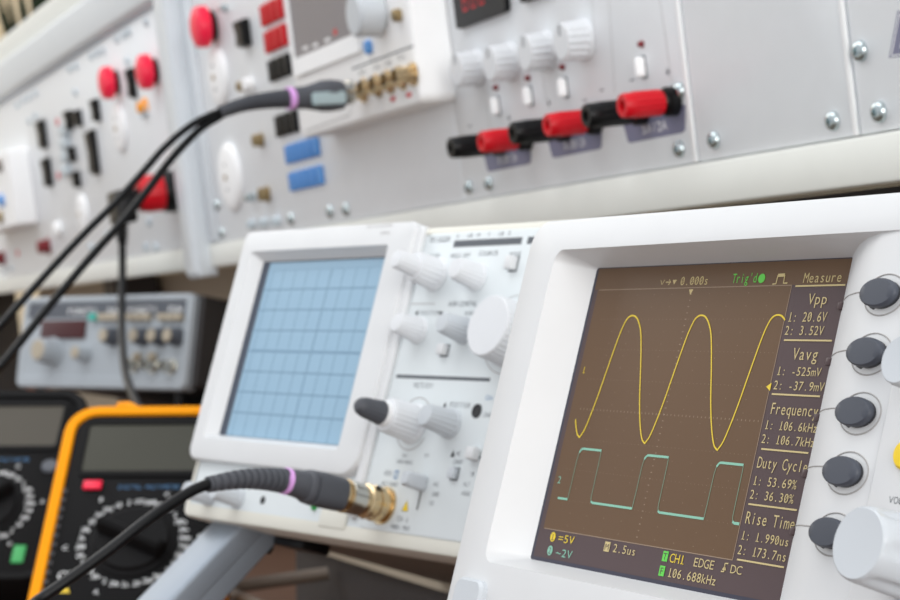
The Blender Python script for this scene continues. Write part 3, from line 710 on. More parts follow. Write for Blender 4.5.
for k in range(-25, 20):
    m.box(cx0 + k * 2 - .15, cx0 + k * 2 + .15, -.9, .9, .09, .14, 'crt_line'); m.box(cx0 + k * 2 - .2, cx0 + k * 2 + .2, 39.3, 40.1, .09, .14, 'crt_line')
for j in range(-20, 20): m.box(cx0 - .8, cx0 + .8, j * 2 - .14, j * 2 + .14, .09, .14, 'crt_line')
m.build('screen', parent=B, smooth=False)
hb = lambda px, py, w=WB: FB.hit(px, py, w)
def kn(c, prof_, mt, fl=18, dp=.35, name='knob', parent=B):
    m = MB(); m.lathe((c[0], c[1], WB), prof_, mt, flutes=fl, depth=dp); return m.build(name, parent=parent)
# K1 dual
k1 = kn((84.5, 34.3), [(7.4, 0), (7.4, 1), (7.0, 1.4, 1), (6.4, 11, 1), (5.9, 12), (.3, 12)], 'knob_white')
kn((84.5, 34.3), [(4.4, 12), (4.4, 13, 1), (4.0, 21, 1), (3.4, 22), (.3, 22.3)], 'knob_white', 14, name='inner_knob', parent=k1)
kn((113.4, 32.6), [(6.0, 0), (6.0, 1), (5.6, 1.4, 1), (4.6, 11.5, 1), (3.9, 12.5), (.3, 12.7)], 'knob_white')
kn((82.1, 9.7), [(5.8, 0), (5.8, 1), (5.4, 1.4, 1), (4.4, 11.5, 1), (3.7, 12.5), (.3, 12.7)], 'knob_white')
kn((113.6, 9.8), [(5.8, 0), (5.8, 1), (5.4, 1.4, 1), (4.4, 11.5, 1), (3.7, 12.5), (.3, 12.7)], 'knob_light')
tag(kn((143.6, 8.5), [(13.6, 0), (13.6, 1), (13.0, 1.5, 1), (12.7, 11, 1), (12.4, 12), (11.9, 12.5), (.3, 12.5)], 'knob_white', 34, .45), 'large round white timebase knob')
k6 = kn((94.0, -30.1), [(8.6, 0), (8.6, 1), (8.0, 1.6, 1), (7.4, 13.5, 1), (6.6, 14.5), (4.6, 14.6), (4.6, 16), (.3, 16)], 'knob_white', 22, .4)
m = MB(); m.lathe((94.0, -30.1, WB), [(5.0, 14.6), (5.2, 15.2), (5.2, 17), (4.4, 17.2)], 'soft_white', seg=30); m.build('collar', parent=k6)
tag(kn((94.0, -30.1), [(4.8, 17), (5.1, 17.6), (4.9, 18.4, 1), (4.1, 26, 1), (3.4, 28.3), (2.2, 29.6), (.3, 30)], 'probe_grey', 16, .3, 'inner_knob', k6), 'dark grey tapered inner knob')
m = MB(); q = Vector((-.62, -.1, 0)).normalized(); qq = Vector((94, -30.1, 0)) + q * 0; m.lathe((94 - 6.6, -30.1 - 2.6, WB + 8), [(1.3, 0), (1.3, 1.4), (.1, 1.4)], 'ink_black', seg=14, axis=(-.92, -.38, 0)); m.build('pointer_mark', parent=k6)
kn((118.9, -29.0), [(6.3, 0), (6.3, 1), (5.9, 1.4, 1), (4.7, 13, 1), (4.0, 14), (.3, 14.2)], 'knob_light', 16)
for (px, py, L) in ((207, 495.5, 13), (235, 497.5, 13)):
    c = hb(px, py, 2); m = MB(); m.lathe((c[0] + 2.5, c[1], 1.4), [(4.9, 0), (4.9, 1.5), (4.4, 2, 1), (3.9, L, 1), (3.4, L + 1), (.3, L + 1)], 'knob_light', flutes=14, depth=.25); m.build('knob', parent=B)
def sqkey(px, py, mt='white_plastic', w=3.6, hh=4.2, d=5):
    c = hb(px, py); m = MB(); m.box(c[0] - w / 2 - .5, c[0] + w / 2 + .5, c[1] - hh / 2 - .5, c[1] + hh / 2 + .5, WB - .05, WB + .15, 'ink_grey'); m.box(c[0] - w / 2, c[0] + w / 2, c[1] - hh / 2, c[1] + hh / 2, WB, WB + d, mt, .4); m.build('push_key', parent=B)
sqkey(445, 350.5, d=3, w=4.6, hh=4.4); sqkey(514, 264, w=4.5, hh=5.5, d=3.5); sqkey(455, 474, 'knob_light', w=4, hh=4.4, d=2.5)
c = hb(473, 457); m = MB(); m.box(c[0] - 1, c[0] + 5, c[1] - .6, c[1] + .6, WB, WB + .1, 'ink_grey'); m.box(c[0] - 1, c[0] + 4.5, c[1] - 1.5, c[1] + 3.5, WB, WB + 4, 'white_plastic', .8); m.build('slide_switch', parent=B)
c = hb(477, 411); m = MB(); m.lathe((c[0], c[1], WB - .1), [(2.9, 0), (2.9, .5), (2.3, .6), (2.0, .35), (.1, .3)], 'ink_black', seg=24); m.build('adjustment_hole', parent=B)
c = hb(262, 500, 2); m = MB(); m.lathe((c[0], c[1], 1.3), [(1.9, 0), (1.9, .4), (.1, .3)], 'ink_black', seg=20); m.build('adjustment_hole', parent=B)
c = hb(314, 506, 2); m = MB(); m.lathe((c[0], c[1], 1.4), [(2.0, 0), (2.0, .8), (1.2, 1.6), (.1, 1.8)], 'green', seg=20); tag(m.build('power_light', parent=B), 'green power light')
a = hb(325, 520, 2); m = MB(); m.box(a[0] - 4, a[0] + 16, a[1] - 3, a[1] + 6, 1.3, 2.6, 'cream_plastic', .5); m.build('power_button', parent=B)
s0, s1 = hb(422, 487), hb(417, 510)
m = MB(); m.strip([s0, s1], .9, WB + .05, 'ink_black'); sl = m.build('slot', parent=B, smooth=False)
c = hb(423, 483.5); m = MB(); m.loops([rrect(c[0] - 2.8, c[0] + 2.8, c[1] - 3.3, c[1] + 3.3, WB + .2, 1.6), rrect(c[0] - 2.6, c[0] + 2.6, c[1] - 3.1, c[1] + 3.1, WB + 8.5, 1.6), rrect(c[0] - 1.8, c[0] + 1.8, c[1] - 2.3, c[1] + 2.3, WB + 9.8, 1.2)], 'knob_light', cap0=True, cap1=True); m.build('slide_switch', parent=B)
# prints
m = MB()
g0 = hb(452, 244); g1 = hb(522, 239)
m.poly([(hb(453, 247.5)[0], hb(453, 247.5)[1]), (hb(521, 245)[0], hb(453, 247.5)[1]), (hb(521, 245)[0], hb(453, 247.5)[1] + 3), (hb(453, 247.5)[0], hb(453, 247.5)[1] + 3)], WB + .05, 'ink_grey')
m.poly([(hb(527, 243)[0], hb(453, 247.5)[1]), (hb(545, 243)[0], hb(453, 247.5)[1]), (hb(545, 243)[0], hb(453, 247.5)[1] + 3), (hb(527, 243)[0], hb(453, 247.5)[1] + 3)], WB + .05, 'ink_grey')
def tb(s, px0, py0, px1, cap=2.2, mt='ink_grey'):
    a = hb(px0, py0); b = hb(px1, py0); text(m, s, a, (b[0], a[1]), cap, WB + .08, mt)
tb('TRIGGER', 428.5, 243, 450, 2.6)
for k, s_ in enumerate(('X', '10', 'M', 'Y', '10', 'E')): tb(s_, 456 + k * 10.4, 238.3 - k * .6, 456 + k * 10.4 + 3 * len(s_), 1.8)
tb('LEVEL', 428, 258.5, 441, 2.0); tb('HOLD OFF', 450, 258, 470, 2.0); tb('SOURCE', 478, 256, 498, 2.1); tb('MODE', 509, 257, 521, 2.1)
tb('HORIZONTAL', 448, 306.5, 477, 2.3); tb('POSITION', 420, 315, 439.5, 2.0); tb('VAR', 464, 315.5, 475, 2.0)
tb('VOLTS/DIV', 413, 387.5, 432.5, 2.4); tb('POSITION', 449.5, 407, 470, 2.3); tb('CH1', 384, 475, 392, 2.2); tb('AC/GND', 381, 485, 398, 1.9); tb('VARIABLE', 396, 463, 413, 1.7)
tb('AC', 455.5, 455.5, 461, 2.0); tb('CHOP', 453, 464, 462.5, 2.0); tb('AC', 433, 486, 439, 1.9); tb('GND', 431.5, 496, 439, 1.9); tb('DC', 429, 505, 434, 1.9); tb('5mV', 402, 457, 407, 1.6); tb('5V', 424, 457, 429, 1.6)
tb('CH 1', 396.5, 521, 408.5, 2.2); tb('400V MAX', 390, 528.5, 410, 2.1); tb('CH', 485, 400, 492, 2.0, 'ink_blue'); tb('CHOP', 483, 417, 494, 2.0); tb('20', 470, 476, 474, 1.8); tb('ALT', 463, 486, 470, 1.8); tb('ADD', 461, 495, 470, 1.8)
for px, py, dx in ((417, 313, -1), (441.5, 313.3, 1)):
    c = hb(px, py); m.poly([(c[0] - 1, c[1] - 1.2), (c[0] + 1, c[1] - 1.2), (c[0] + 1, c[1] + 1.2), (c[0] - 1, c[1] + 1.2)] if 0 else [(c[0] + dx * 1.3, c[1]), (c[0] - dx * .9, c[1] + 1.3), (c[0] - dx * .9, c[1] - 1.3)], WB + .07, 'ink_black')
for px, py in ((445, 405.5), (453, 454)):
    c = hb(px, py); m.poly([(c[0] - 1.4, c[1] - 1.2), (c[0] + 1.4, c[1] - 1.2), (c[0], c[1] + 1.6)], WB + .07, 'ink_black')
a, b = hb(396.5, 376), hb(490, 380); y = (a[1] + b[1]) / 2
m.strip([(a[0], y), (b[0], y)], 1.5, WB + .06, 'ink_grey')
a = hb(411, 304); m.strip([a, (a[0] + 17, a[1])], .4, WB + .06, 'line_grey')
m.ring(94, -30.1, WB + .06, 10.8, 11.3, 'line_grey', 20, 330)
m.ring(143.6, 8.5, WB + .06, 16, 16.4, 'line_grey', 0, 360)
c = hb(388.5, 475.5); 
a = hb(395.5, 478); m.loops([rrect(a[0] - 1.3, a[0] + 1.3, a[1] - .4, a[1] + 3.2, WB + .07, .3, 2), rrect(a[0] - .7, a[0] + .7, a[1] + .2, a[1] + 2.6, WB + .07, .2, 2)], 'ink_blue')
a = hb(404.8, 511); m.poly([(a[0] - 2.2, a[1]), (a[0] + 2.2, a[1]), (a[0], a[1] + 4.4)], WB + .07, 'yellow'); m.strip([(a[0] - 2.2, a[1]), (a[0] + 2.2, a[1]), (a[0], a[1] + 4.4), (a[0] - 2.2, a[1])], .3, WB + .09, 'ink_grey')
a = (-62, 52); 
m.build('printed_labels', parent=B, smooth=False)
m = MB(); a = FB.hit(366, 228.5, 6.0); text(m, 'OSCILLOSCOPE', a, (a[0] + 20, a[1]), 1.6, 6.05, 'line_grey'); text(m, '20MHz', (a[0] + 12, a[1] - 3.4), (a[0] + 20, a[1] - 3.4), 1.6, 6.05, 'line_grey'); m.build('printed_label', parent=B, smooth=False)
BC = (87.3, -65.1); m = MB(); m.lathe((BC[0], BC[1], WB), [(8, 0), (8, .9), (6.6, 1.1), (6.6, 3), (5, 3.2), (5, 10), (.1, 10)], 'brass', seg=36); m.build('coaxial_socket', parent=B)
# feet and carrying handle
for (u, w) in ((-43, -24), (200, -24)):
    m = MB(); c = Vector((u, BY0 + 1, w)); m.lathe(c, [(8.4, 0), (8.4, 7), (7.6, 9.5), (.2, 9.5)], 'black_plastic', seg=30, axis=(0, -1, 0)); m.build('rubber_foot', parent=B)
m = MB(); m.box(-33, -8, BY0 - 4, BY0 + 1.2, -42, -26, 'black_plastic', 1.5); m.build('foot_bracket', parent=B)
def bar(p, q, wv, hv, mt, name, parent, off, bev=2.0):
    p, q = Vector(p), Vector(q); d = q - p; L = d.length; d.normalize()
    x = Vector(wv) - d * Vector(wv).dot(d); x.normalize(); y = d.cross(x)
    b = bmesh.new(); bmesh.ops.create_cube(b, size=1)
    for v in b.verts: v.co = Vector((v.co.x * hv[0], v.co.y * hv[1], (v.co.z + .5) * L))
    bmesh.ops.bevel(b, geom=list(b.edges), offset=bev, segments=3, profile=.5, affect='EDGES')
    T_ = Matrix((x, y, d)).transposed().to_4x4(); T_.translation = p
    mm = M(); mm.merge(b, mt, T_)
    for v in mm.bm.verts: v.co = off.local(v.co)
    return mm.build(name, parent=parent)
hp = at(247, 518, 935); hq = at(104, 668, 905)
hq = hp + (hq - hp) * ((hp.z - 7.5) / (hp.z - hq.z))
hd = bar(hp, hq, FB.R.col[0], (26, 12), 'aluminium', 'carrying_handle', B, FBb)
up_ = hp + FB.R.col[0] * 0
ha = at(271, 524, 930); hz = at(128, 678, 900); hz = ha + (hz - ha) * ((ha.z - 9.5) / (ha.z - hz.z))
bar(ha, hz, FB.R.col[0], (4, 16), 'aluminium', 'handle_flange', hd, FBb, 1.0)
# far side arm of the handle and rear feet that stand on the bench
hp2 = hp + FB.R.col[0] * 262; hq2 = hq + FB.R.col[0] * 262
bar(hp2, hq2, FB.R.col[0], (26, 12), 'aluminium', 'carrying_handle', B, FBb)

# ================================================================== probes and leads
def path_tube(m, fr, P, rad, mt, n=10, seg=14):
    Q = spline(P, n); Q = [fr.local(q) for q in Q]
    if isinstance(rad, (list, tuple)):
        k = len(P) - 1; rr = []
        for i in range(len(Q)):
            x = i / (len(Q) - 1) * k; j = min(int(x), k - 1); rr.append(rad[j] + (rad[j + 1] - rad[j]) * (x - j))
        rad = rr
    m.tube(Q, rad, mt, seg=seg)
def relief(m, fr, P, r0, r1, mt, ribs):
    Q = spline(P, 40); Q = [fr.local(q) for q in Q]; n = len(Q); rr = []
    for i in range(n):
        x = i / (n - 1); r = r0 + (r1 - r0) * x; ph = (x * ribs) % 1.0
        rr.append(r * (1.0 if (ph < .55 or x < .02 or x > .97) else .72))
    m.tube(Q, rr, mt, seg=20)
# front probe on the analogue oscilloscope
fo = FB.world((BC[0], BC[1], WB))
FPr = Frame(FB.R @ Matrix.Rotation(math.radians(2.2), 3, 'X'), fo)
pr = thing('oscilloscope_probe', 'dark grey probe connector and black cable plugged into the blue-screen oscilloscope', 'probe', FPr)
m = M(); m.lathe((0, 0, 3.3), [(5.1, 0), (7.4, 0), (7.4, 2.4), (6.7, 2.7), (6.7, 5), (7.2, 5.3), (7.2, 6.6), (5.9, 7.4), (5.7, 9.5)], 'brass', seg=40)
m.lathe((0, 0, 12.6), [(5.7, 0), (6.8, .4), (6.8, 6.5), (6.2, 7)], 'nickel', flutes=24, depth=.25)
m.lathe((0, 0, 19.4), [(6.2, 0), (7.0, .3), (7.0, 1.2), (6.3, 1.5), (6.3, 2.1), (6.9, 2.3), (6.9, 3.2), (5.5, 3.6)], 'brass', seg=40)
for a in (0, 180):
    m.lathe((7.0 * math.cos(math.radians(a + 60)), 7.0 * math.sin(math.radians(a + 60)), 7.2), [(1.1, 0), (1.1, .8), (.1, .8)], 'ink_black', seg=12, axis=(math.cos(math.radians(a + 60)), math.sin(math.radians(a + 60)), 0))
tag(m.build('plug', parent=pr), 'brass and nickel coaxial plug')
m = M(); r = 7.6
lp = []
def sq(r1, z, k):      # round to slightly boxy section
    out = []
    for i in range(36):
        a = 2 * math.pi * i / 36; c_, s_ = math.cos(a), math.sin(a); e = 1 / (abs(c_) ** k + abs(s_) ** k) ** (1 / k)
        out.append((r1 * e * c_, r1 * e * s_, z))
    return out
m.loops([sq(r1, 22.6 + (z - 22.6) * .9, k) for r1, z, k in ((5.4, 22.6, 2), (6.6, 22.7, 3), (6.9, 24, 3), (7.1, 34, 3), (7.0, 38, 3), (6.0, 38.5, 2.4), (6.0, 39.4, 2.4), (6.9, 39.9, 2.6), (6.6, 41.6, 2.4), (5.8, 42.4, 2.2), (5.9, 43.4, 2), (5.5, 46, 2), (5.2, 50, 2), (4.9, 52, 2))], 'probe_grey', cap0=True, cap1=True)
m.build('connector_body', parent=pr, sharp=30)
m = M(); m.lathe((0, 0, 48.2), [(4.9, 0), (5.35, .2), (5.35, 1.9), (4.9, 2.1)], 'pink_ring', seg=36); tag(m.build('marker_ring', parent=pr), 'pink colour marker ring')
z0 = (W.transposed() @ (FPr.world((0, 0, 49)) - CAM)).z
Rp = [FPr.world((0, 0, 49.2)), at(264, 479, z0 - 9), at(238, 479.5, z0 - 17), at(208, 484.5, z0 - 26)]
m = M(); relief(m, FPr, Rp, 5.1, 3.1, 'probe_grey', 12); m.build('strain_relief', parent=pr)
m = M(); path_tube(m, FPr, [at(212, 483, z0 - 25), at(190, 492, z0 - 31), at(150, 518, z0 - 42), at(100, 557, z0 - 52), at(40, 599, z0 - 62), at(-25, 640, z0 - 70), Vector((-1010, 60, 14)), Vector((-1060, 0, 3.2)), Vector((-1150, -40, 3.2))], 2.15, 'cable_black', 12); m.build('cable', parent=pr)

# console probe
fo2 = fb.world((CPB[0], CPB[1], D + 2)); FQ = Frame(FP.R, fo2)
pq = thing('oscilloscope_probe', 'grey probe connector and black cable plugged into the console instrument above', 'probe', FQ)
m = M(); m.lathe((0, 0, 6.2), [(5.4, 0), (7.6, 0), (7.6, 3), (6.6, 3.4), (6.6, 8), (7.4, 8.4), (7.4, 10), (6, 11), (6, 15)], 'nickel', seg=36); m.build('plug', parent=pq)
m = M(); ax = FP.local(at(290, 97.5, 1230)) - FP.local(FQ.world((0, 0, 17)))
zc = (W.transposed() @ (FQ.world((0, 0, 16)) - CAM)).z
c0 = at(343, 95, zc); c1 = at(330, 95.5, zc - 5); c2 = at(305, 97.5, zc - 14); c3 = at(289, 98.5, zc - 20)
path_tube(m, FQ, [at(346, 94.5, zc + 1), at(341, 95, zc), c1, at(322, 96, zc - 8), at(306, 97.5, zc - 14), c3], [6.5, 9.2, 10.2, 10.0, 7.4, 6.6], 'probe_grey', 8, 24); cb_ = m.build('connector_body', parent=pq)
c = FQ.local(at(329, 98, zc - 5))
nrm_ = (FQ.Ri @ (CAM - at(329, 98, zc - 5))).normalized()
ax_ = (FQ.local(at(318, 98.6, zc - 9)) - FQ.local(at(340, 97.4, zc - 1))).normalized()
m = M(); cc = c + nrm_ * 11.0; up2 = nrm_.cross(ax_).normalized(); lat = up2
b = bmesh.new(); bmesh.ops.create_cube(b, size=1)
for v in b.verts: v.co = Vector((v.co.x * 24, v.co.y * 8, v.co.z * 2.6))
bmesh.ops.bevel(b, geom=list(b.edges), offset=1, segments=2, affect='EDGES')
T_ = Matrix((ax_, up2, ax_.cross(up2))).transposed().to_4x4(); T_.translation = cc
m.merge(b, 'probe_label', T_); tag(m.build('label_patch', parent=cb_), 'pale blue-grey label patch')
m = M(); path_tube(m, FQ, [at(291, 98.3, zc - 19), at(289, 98.5, zc - 20), at(287.5, 98.6, zc - 20.5)], 7.2, 'pink_ring', 2, 24); tag(m.build('marker_ring', parent=pq), 'pink colour marker ring')
m = M(); relief(m, FQ, [at(288, 98.5, zc - 20), at(265, 100.5, zc - 28), at(243, 104.5, zc - 35), at(220, 112.5, zc - 42)], 6.0, 4.0, 'probe_grey', 22); m.build('strain_relief', parent=pq)
m = M(); path_tube(m, FQ, [at(226, 110, zc - 41), at(212, 114.5, zc - 46), at(190, 126, zc - 56), at(165, 147, zc - 66), at(141, 174, zc - 76), at(112, 206, zc - 88), at(80, 238, zc - 100), at(40, 281, zc - 118), at(0, 326, zc - 135), at(-40, 372, zc - 150), Vector((-1330, 150, 90)), Vector((-1350, 110, 12)), Vector((-1400, 40, 2.8))], 2.25, 'cable_black', 8); m.build('cable', parent=pq)
# second lead
e0 = at(232, 109, zc - 34); FL = Frame(None, e0)
m = M(); path_tube(m, FL, [e0, at(218, 117.5, zc - 42), at(199, 130, zc - 50), at(172, 158, zc - 60), at(146, 192, zc - 72), at(122, 222, zc - 82), at(95, 252, zc - 94), at(60, 293, zc - 108), at(30, 330, zc - 120), at(0, 367, zc - 132), at(-40, 410, zc - 145), Vector((-1300, 140, 70)), Vector((-1310, 100, 10)), Vector((-1350, 20, 2.8))], 2.45, 'cable_black', 8)
ld = m.build('test_lead', fr=FL); tag(ld, 'thin black lead hanging in a diagonal just below the console probe cable', 'cable')

# banana adapter with hanging cable
px_, pz_ = cB
bt = f_l = fl.world((cB[0], cB[1], 30)); FBn = Frame(FP.R, bt)
bn = thing('test_plug', 'black plug on the red terminal of the far left panel, its black cable hanging down', 'plug', FBn)
zb = (W.transposed() @ (bt - CAM)).z
m = M()
cA_ = FBn.local(at(123, 207, zb - 6))
m.box(cA_.x - 22, cA_.x + 22, cA_.y - 15, cA_.y + 15, cA_.z - 8, cA_.z + 9, 'black_plastic', 3)
m.lathe((0, 0, 0), [(6, 0), (6, 10)], 'black_plastic', seg=24)
m.build('plug_body', parent=bn)
m = M(); relief(m, FBn, [at(121, 219, zb - 8), at(122, 236, zb - 8), at(123, 244, zb - 8)], 7.5, 4.5, 'black_plastic', 6); m.build('strain_relief', parent=bn)
m = M(); path_tube(m, FBn, [at(122.5, 240, zb - 8), at(122.5, 270, zb - 10), at(121.5, 310, zb - 40), at(122.5, 345, zb - 90), at(126, 375, zb - 150), at(136, 402, zb - 220), at(150, 425, zb - 300), at(170, 455, zb - 380), Vector((-1240, 330, 20)), Vector((-1200, 380, 4))], 3.5, 'cable_black', 8); m.build('cable', parent=bn)

# ================================================================== function generator and the box under it
FG = Frame(Matrix(((0.896, -0.0604, 0.440), (0.444, 0.122, -0.8878), (0.0, 0.9907, 0.1362))), (0, 0, 0))
x_ = Vector((0.896, 0.444, 0)).normalized(); tl = math.radians(8); bk = Vector((-x_.y, x_.x, 0))
u__ = Vector((0, 0, 1)) * math.cos(tl) + bk * math.sin(tl); n__ = x_.cross(u__)
RG = Matrix((x_, u__, n__)).transposed()
gc = Vector((-1813.6, 397.7, -6.6 + ZT))
FG = Frame(RG, gc - u__ * 41)
G = thing('function_generator', 'silver benchtop function generator with red display under the console on the left', 'generator', FG)
m = M(); m.loops([rrect(-121, 128, 3, 85, -230, 5), rrect(-121, 128, 3, 85, -8, 5)], 'case_dark', cap0=True, cap1=True); m.build('case', parent=G)
m = M(); m.loops([rrect(-121, 121, 0, 86, -14, 7), rrect(-121, 121, 0, 86, -2, 7), rrect(-119.5, 119.5, 1.5, 84.5, 0, 6), rrect(-114, 114, 10, 81, 0, 3), rrect(-113, 113, 11, 80, -1.5, 3)], 'silver_face', cap0=True, cap1=True)
m.build('front_panel', parent=G)
g = FG.hit
m = M(); m.box(-113, 112, 66, 79.5, -1.5, -.6, 'dark_grey')
for px0, px1 in ((68, 98), (107, 118), (128, 158), (168, 182)):
    a, b = g(px0, 309, -.5), g(px1, 309, -.5); text(m, 'FUNCTION'[:max(3, int((px1 - px0) / 5))], (a[0], 69), (b[0], 69), 6, -.5, 'soft_white')
m.build('title_strip', parent=G, smooth=False)
a, b = g(41, 339, -1), g(87, 320, -1); m = M(); m.box(a[0], b[0], a[1], b[1], -1.5, .8, 'display_red', .8); m.build('digital_display', parent=G)
for k, px in enumerate((95, 104, 111, 118, 132, 140, 148, 164, 172, 180)):
    c = g(px, 317.5, 0); m = M(); m.box(c[0] - 4.6, c[0] + 4.6, c[1] - 3.2, c[1] + 3.2, -1.5, 5, 'teal' if k == 0 else 'beige', 1); m.build('push_key', parent=G)
def gk(px, py, r, hgt, mt, cap_='beige'):
    c = g(px, py, 0); m = M(); m.lathe((c[0], c[1], -1.5), [(r, 0), (r, 3), (r * .9, 3.2, 1), (r * .8, hgt, 1), (r * .7, hgt + 1)], mt, flutes=16, depth=.5); o = m.build('knob', parent=G)
    m = M(); m.lathe((c[0], c[1], hgt - .6), [(r * .68, 0), (r * .66, 1.2), (.2, 1.4)], cap_, seg=24); m.build('knob_cap', parent=o)
gk(53, 352, 14, 18, 'silver_face'); gk(85, 354, 8, 12, 'silver_face'); 
for px in (113, 143, 161, 177): gk(px, 337, 8.5, 12, 'dark_grey')
for px, py in ((135, 365), (154, 366), (172, 367)): bnc(G, g(px, py, -1.5), -1.5, 5, 12, 'nickel')
for px, py in ((155, 357), (140, 357)): jack(G, g(px, py, -1.5), 'beige', 3.5)
# box below
FX = Frame(Matrix((x_, Vector((0, 0, 1)), x_.cross(Vector((0, 0, 1))))).transposed(), (gc.x, gc.y, 0.2))
hh_ = (gc - u__ * 41).z - 26
X = thing('power_supply', 'dark grey instrument case directly beneath the silver function generator', 'power supply', FX)
m = M(); m.loops([rrect(-128, 128, 0, hh_ - 8, -230, 4), rrect(-128, 128, 0, hh_ - 8, -2, 4), rrect(-126, 126, 2, hh_ - 10, 0, 4)], 'case_dark', cap0=True, cap1=True); m.build('case', parent=X)
m = M(); m.box(-120, 120, 70, 84, 0, 1.5, 'taupe', .5); m.build('front_strip', parent=X)
for sx in (-100, 100):
    m = M(); m.tube([(sx, 4, -14), FG.local(FX.world((sx, hh_ - 8, -10)))], 5, 'black_plastic', seg=14); m.build('tilt_foot', parent=G)

# ================================================================== multimeters
def meter(centre, th, tilt, yellow, label, green):
    th = math.radians(th); tl = math.radians(tilt)
    X_ = Vector((math.cos(th), math.sin(th), 0)); bk = Vector((-math.sin(th), math.cos(th), 0))
    U_ = Vector((0, 0, 1)) * math.cos(tl) + bk * math.sin(tl); R = Matrix((X_, U_, X_.cross(U_))).transposed()
    o_ = centre - U_ * 58
    fr = Frame(R, o_); t = thing('multimeter', label, 'multimeter', fr)
    cy = 58; rim = 'meter_yellow' if yellow else 'meter_black'
    m = M(); m.loops([rrect(-51, 51, 0, 160, -33, 17), rrect(-53.5, 53.5, -2, 162, -28, 19), rrect(-53.5, 53.5, -2, 162, -2, 19), rrect(-52, 52, -.5, 160.5, 1, 18), rrect(-46.7, 46.7, 4.4, 155, 1, 13), rrect(-46, 46, 5, 154.4, -1.4, 12.5)], rim, cap0=True); m.build('holster', parent=t)
    m = M(); m.loops([rrect(-46.2, 46.2, 4.8, 154.8, -3, 12.5), rrect(-46.2, 46.2, 4.8, 154.8, -1.2, 12.5), rrect(-44.4, 44.4, 6.5, 153, 0, 11)], 'meter_black', cap0=True, cap1=True); bd = m.build('body', parent=t)
    if yellow:
        m = M()
        for k in range(12): m.box(-45.8, -43.2, 22 + k * 6.5, 25.6 + k * 6.5, -.2, .8, 'case_dark', .4)
        m.build('grip_ribs', parent=t)
    m = M(); m.loops([rrect(-39.5, 39.5, 106, 150, .01, 4), rrect(-39.5, 39.5, 106, 150, 1.2, 4), rrect(-37.5, 37.5, 110, 146, 1.2, 2), rrect(-37.5, 37.5, 110, 146, .3, 2)], 'meter_black', cap0=True); m.build('screen_surround', parent=t)
    m = M(); m.box(-37.5, 37.5, 110, 146, .05, .5, 'lcd_dark' if yellow else 'lcd_dark_two'); m.build('screen', parent=t)
    m = M(); m.lathe((0, cy, 0), [(24.5, 0), (24.5, 1), (22, 2.2), (21.5, 2.2)], 'meter_black', seg=56)
    m.lathe((0, cy, 0), [(21.5, 2.2), (20.5, 4), (.3, 4.2)], 'meter_black', seg=56)
    dl = m.build('dial', parent=t)
    m = M(); an = math.radians(-27 if yellow else 40); dx = Vector((math.cos(an), math.sin(an), 0)); dy = Vector((-dx.y, dx.x, 0))
    b = bmesh.new(); bmesh.ops.create_cube(b, size=1)
    for v in b.verts: v.co = Vector((v.co.x * 44 * (1 if v.co.z < 0 else .96), v.co.y * (11 if v.co.z < 0 else 5), 4 + (v.co.z + .5) * 8))
    bmesh.ops.bevel(b, geom=list(b.edges), offset=1.2, segments=3, affect='EDGES')
    T_ = Matrix((dx, dy, Vector((0, 0, 1)))).transposed().to_4x4(); T_.translation = (0, cy, 0); m.merge(b, 'meter_black', T_); m.build('dial_grip', parent=dl)
    m = M(); marks = ['OFF', '1000', '200', '20', '2', '200m', '20m', '200m', '750', '200', '20', '2', '20A', '200', '20', '2m', '20m', '2', '20n', '200', '2u', '20u', '200', '2k', '20k', '2M', '20M', 'hFE', '10', '2']
    n = len(marks)
    for k, s_ in enumerate(marks):
        a = math.pi / 2 - 2 * math.pi * k / n; c = Vector((math.cos(a), math.sin(a))) * 29.5 + Vector((0, cy)); w_ = 1.5 * len(s_) + .6
        text(m, s_, (c.x - w_ * .56, c.y - 1.7), (c.x + w_ * .56, c.y - 1.7), 3.8, .1, 'soft_white')
        if k % 5 == 2:
            c = Vector((math.cos(a), math.sin(a))) * 38 + Vector((0, cy)); text(m, 'VACF'[k % 4], (c.x - 1.6, c.y - 1.4), (c.x + 1.6, c.y - 1.4), 3.4, .1, 'soft_white')
    text(m, 'DIGITAL MULTIMETER', (-14, 97), (22, 97), 3.2, .1, 'ink_blue')
    m.build('range_markings', parent=t, smooth=False)
    if yellow:
        m = M(); m.box(-34.5, -23.5, 96, 102.5, 0, 2.2, 'red_button', 1); tag(m.build('power_button', parent=t), 'red power button')
        m = M(); text(m, 'CE', (-39, 32), (-28, 32), 6, .1, 'soft_white'); m.poly([(-37, 23), (-30, 23), (-33.5, 29)], .1, 'yellow'); m.build('safety_marks', parent=t, smooth=False)
        m = M(); m.tube([(-12, 160, -6), (-15, 166, -7), (-20, 171, -10), (-27, 176, -16)], 2.6, 'meter_yellow', seg=12); m.build('hook_loop', parent=t)
    else:
        m = M(); m.box(26, 34, 12, 26, .05, .8, 'green', .3); m.build('green_sticker', parent=t)
        m = M(); m.lathe((37, 92, 0), [(5.5, 0), (5.5, 1.5), (4, 2.4), (.2, 2)], 'dark_grey', seg=30); m.build('transistor_socket', parent=t)
    # stand behind
    m = M(); top = Vector((0, 110, -33)); wt = fr.world(top); 
    for sx in (-30, 30):
        tp = Vector((sx, 110, -33)); w_ = fr.world(tp); d_ = w_ - CAM; foot = Vector((w_.x - bk.x * -30, w_.y + bk.y * 30, 3.2)); m.tube([tp, fr.local(foot)], 3, rim, seg=10)
    m.build('tilt_stand', parent=t)
meter(at(132.5, 542.5, 1130), 65, 44, True, 'black multimeter in a bright yellow-orange holster, leaning beside the blue-screen oscilloscope', False)
meter(at(-15, 507, 1310), 64, 44, False, 'black multimeter without holster at the left edge, with a small green sticker', True)

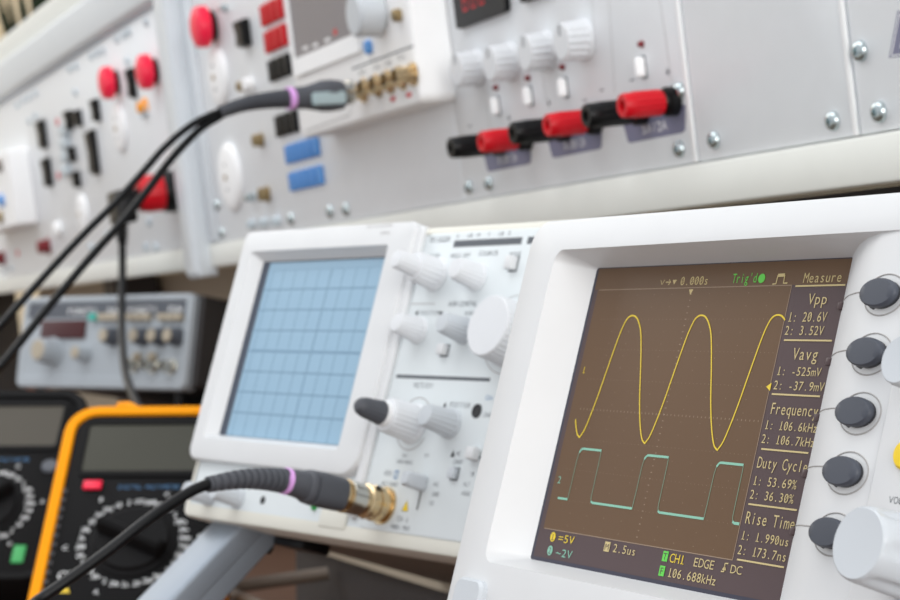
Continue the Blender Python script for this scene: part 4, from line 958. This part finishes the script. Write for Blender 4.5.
# ================================================================== case on the bench under the middle oscilloscope
cp = at(395, 566, 1090)
FE = Frame(Matrix(((1, 0, 0), (0, 1, 0), (0, 0, 1))), (cp.x, cp.y, 0.2))
E_ = thing('equipment_case', 'low beige equipment case lying on the bench beneath the blue-screen oscilloscope', 'case', FE)
m = M(); zt_ = cp.z; m.loops([rrect(-190, 170, 3, 130, 0, 6), rrect(-190, 170, 3, 130, zt_ - 6, 6)], 'case_dark', cap0=True, cap1=True); m.loops([rrect(-192, 172, 0, 132, zt_ - 6, 6), rrect(-192, 172, 0, 132, zt_ - 1, 6), rrect(-190, 170, 2, 130, zt_, 6)], 'beige', cap0=True, cap1=True); m.build('body', parent=E_)
m = M(); m.box(-120, -100, -4, 0, 6, 22, 'taupe', 1); m.box(60, 80, -4, 0, 6, 22, 'taupe', 1); m.build('latch', parent=E_)
m = M(); m.tube(spline([(-110, -1, zt_ - 16), (-122, -50, zt_ - 22), (-112, -62, zt_ - 24), (60, -62, zt_ - 24), (72, -50, zt_ - 22), (70, -1, zt_ - 16)], 8), 4, 'taupe', seg=12); m.build('carry_handle', parent=E_)

# ================================================================== plant behind the console
def plant(x, y, seed, n, hgt, label):
    random.seed(seed); fr = Frame(None, (x, y, 0.2)); t = thing('potted_plant', label, 'plant', fr)
    m = M(); m.lathe((0, 0, 0), [(50, 0), (68, 110), (74, 112), (74, 125), (66, 125), (64, 112)], 'terracotta', seg=36, cap=True); m.build('pot', parent=t)
    m = M(); 
    for k in range(n):
        a = random.uniform(0, 6.28); L = hgt * random.uniform(.6, 1.05); sp = random.uniform(.03, .16); wd_ = random.uniform(22, 40)
        A_ = []; B_ = []
        for j in range(9):
            s_ = j / 8; r = L * sp * s_ ** 1.6; z = 110 + L * (s_ - .18 * s_ ** 3); w_ = wd_ * math.sin(math.pi * min(.97, .1 + s_ * .88)) ** .7
            c = Vector((r * math.cos(a), r * math.sin(a), z)); tt = Vector((-math.sin(a), math.cos(a), 0)) * w_ / 2
            A_.append(c - tt); B_.append(c + tt)
        C_ = [(p + q) / 2 + Vector((math.cos(a), math.sin(a), -.5)) * -4 for p, q in zip(A_, B_)]
        m.loops([A_, C_, B_], 'leaf', closed=False)
    tag(m.build('leaves', parent=t), None)
plant(-3960, 770, 5, 120, 1000, 'dark green leafy plant standing behind the far left end of the console')
bpy.context.view_layer.update()
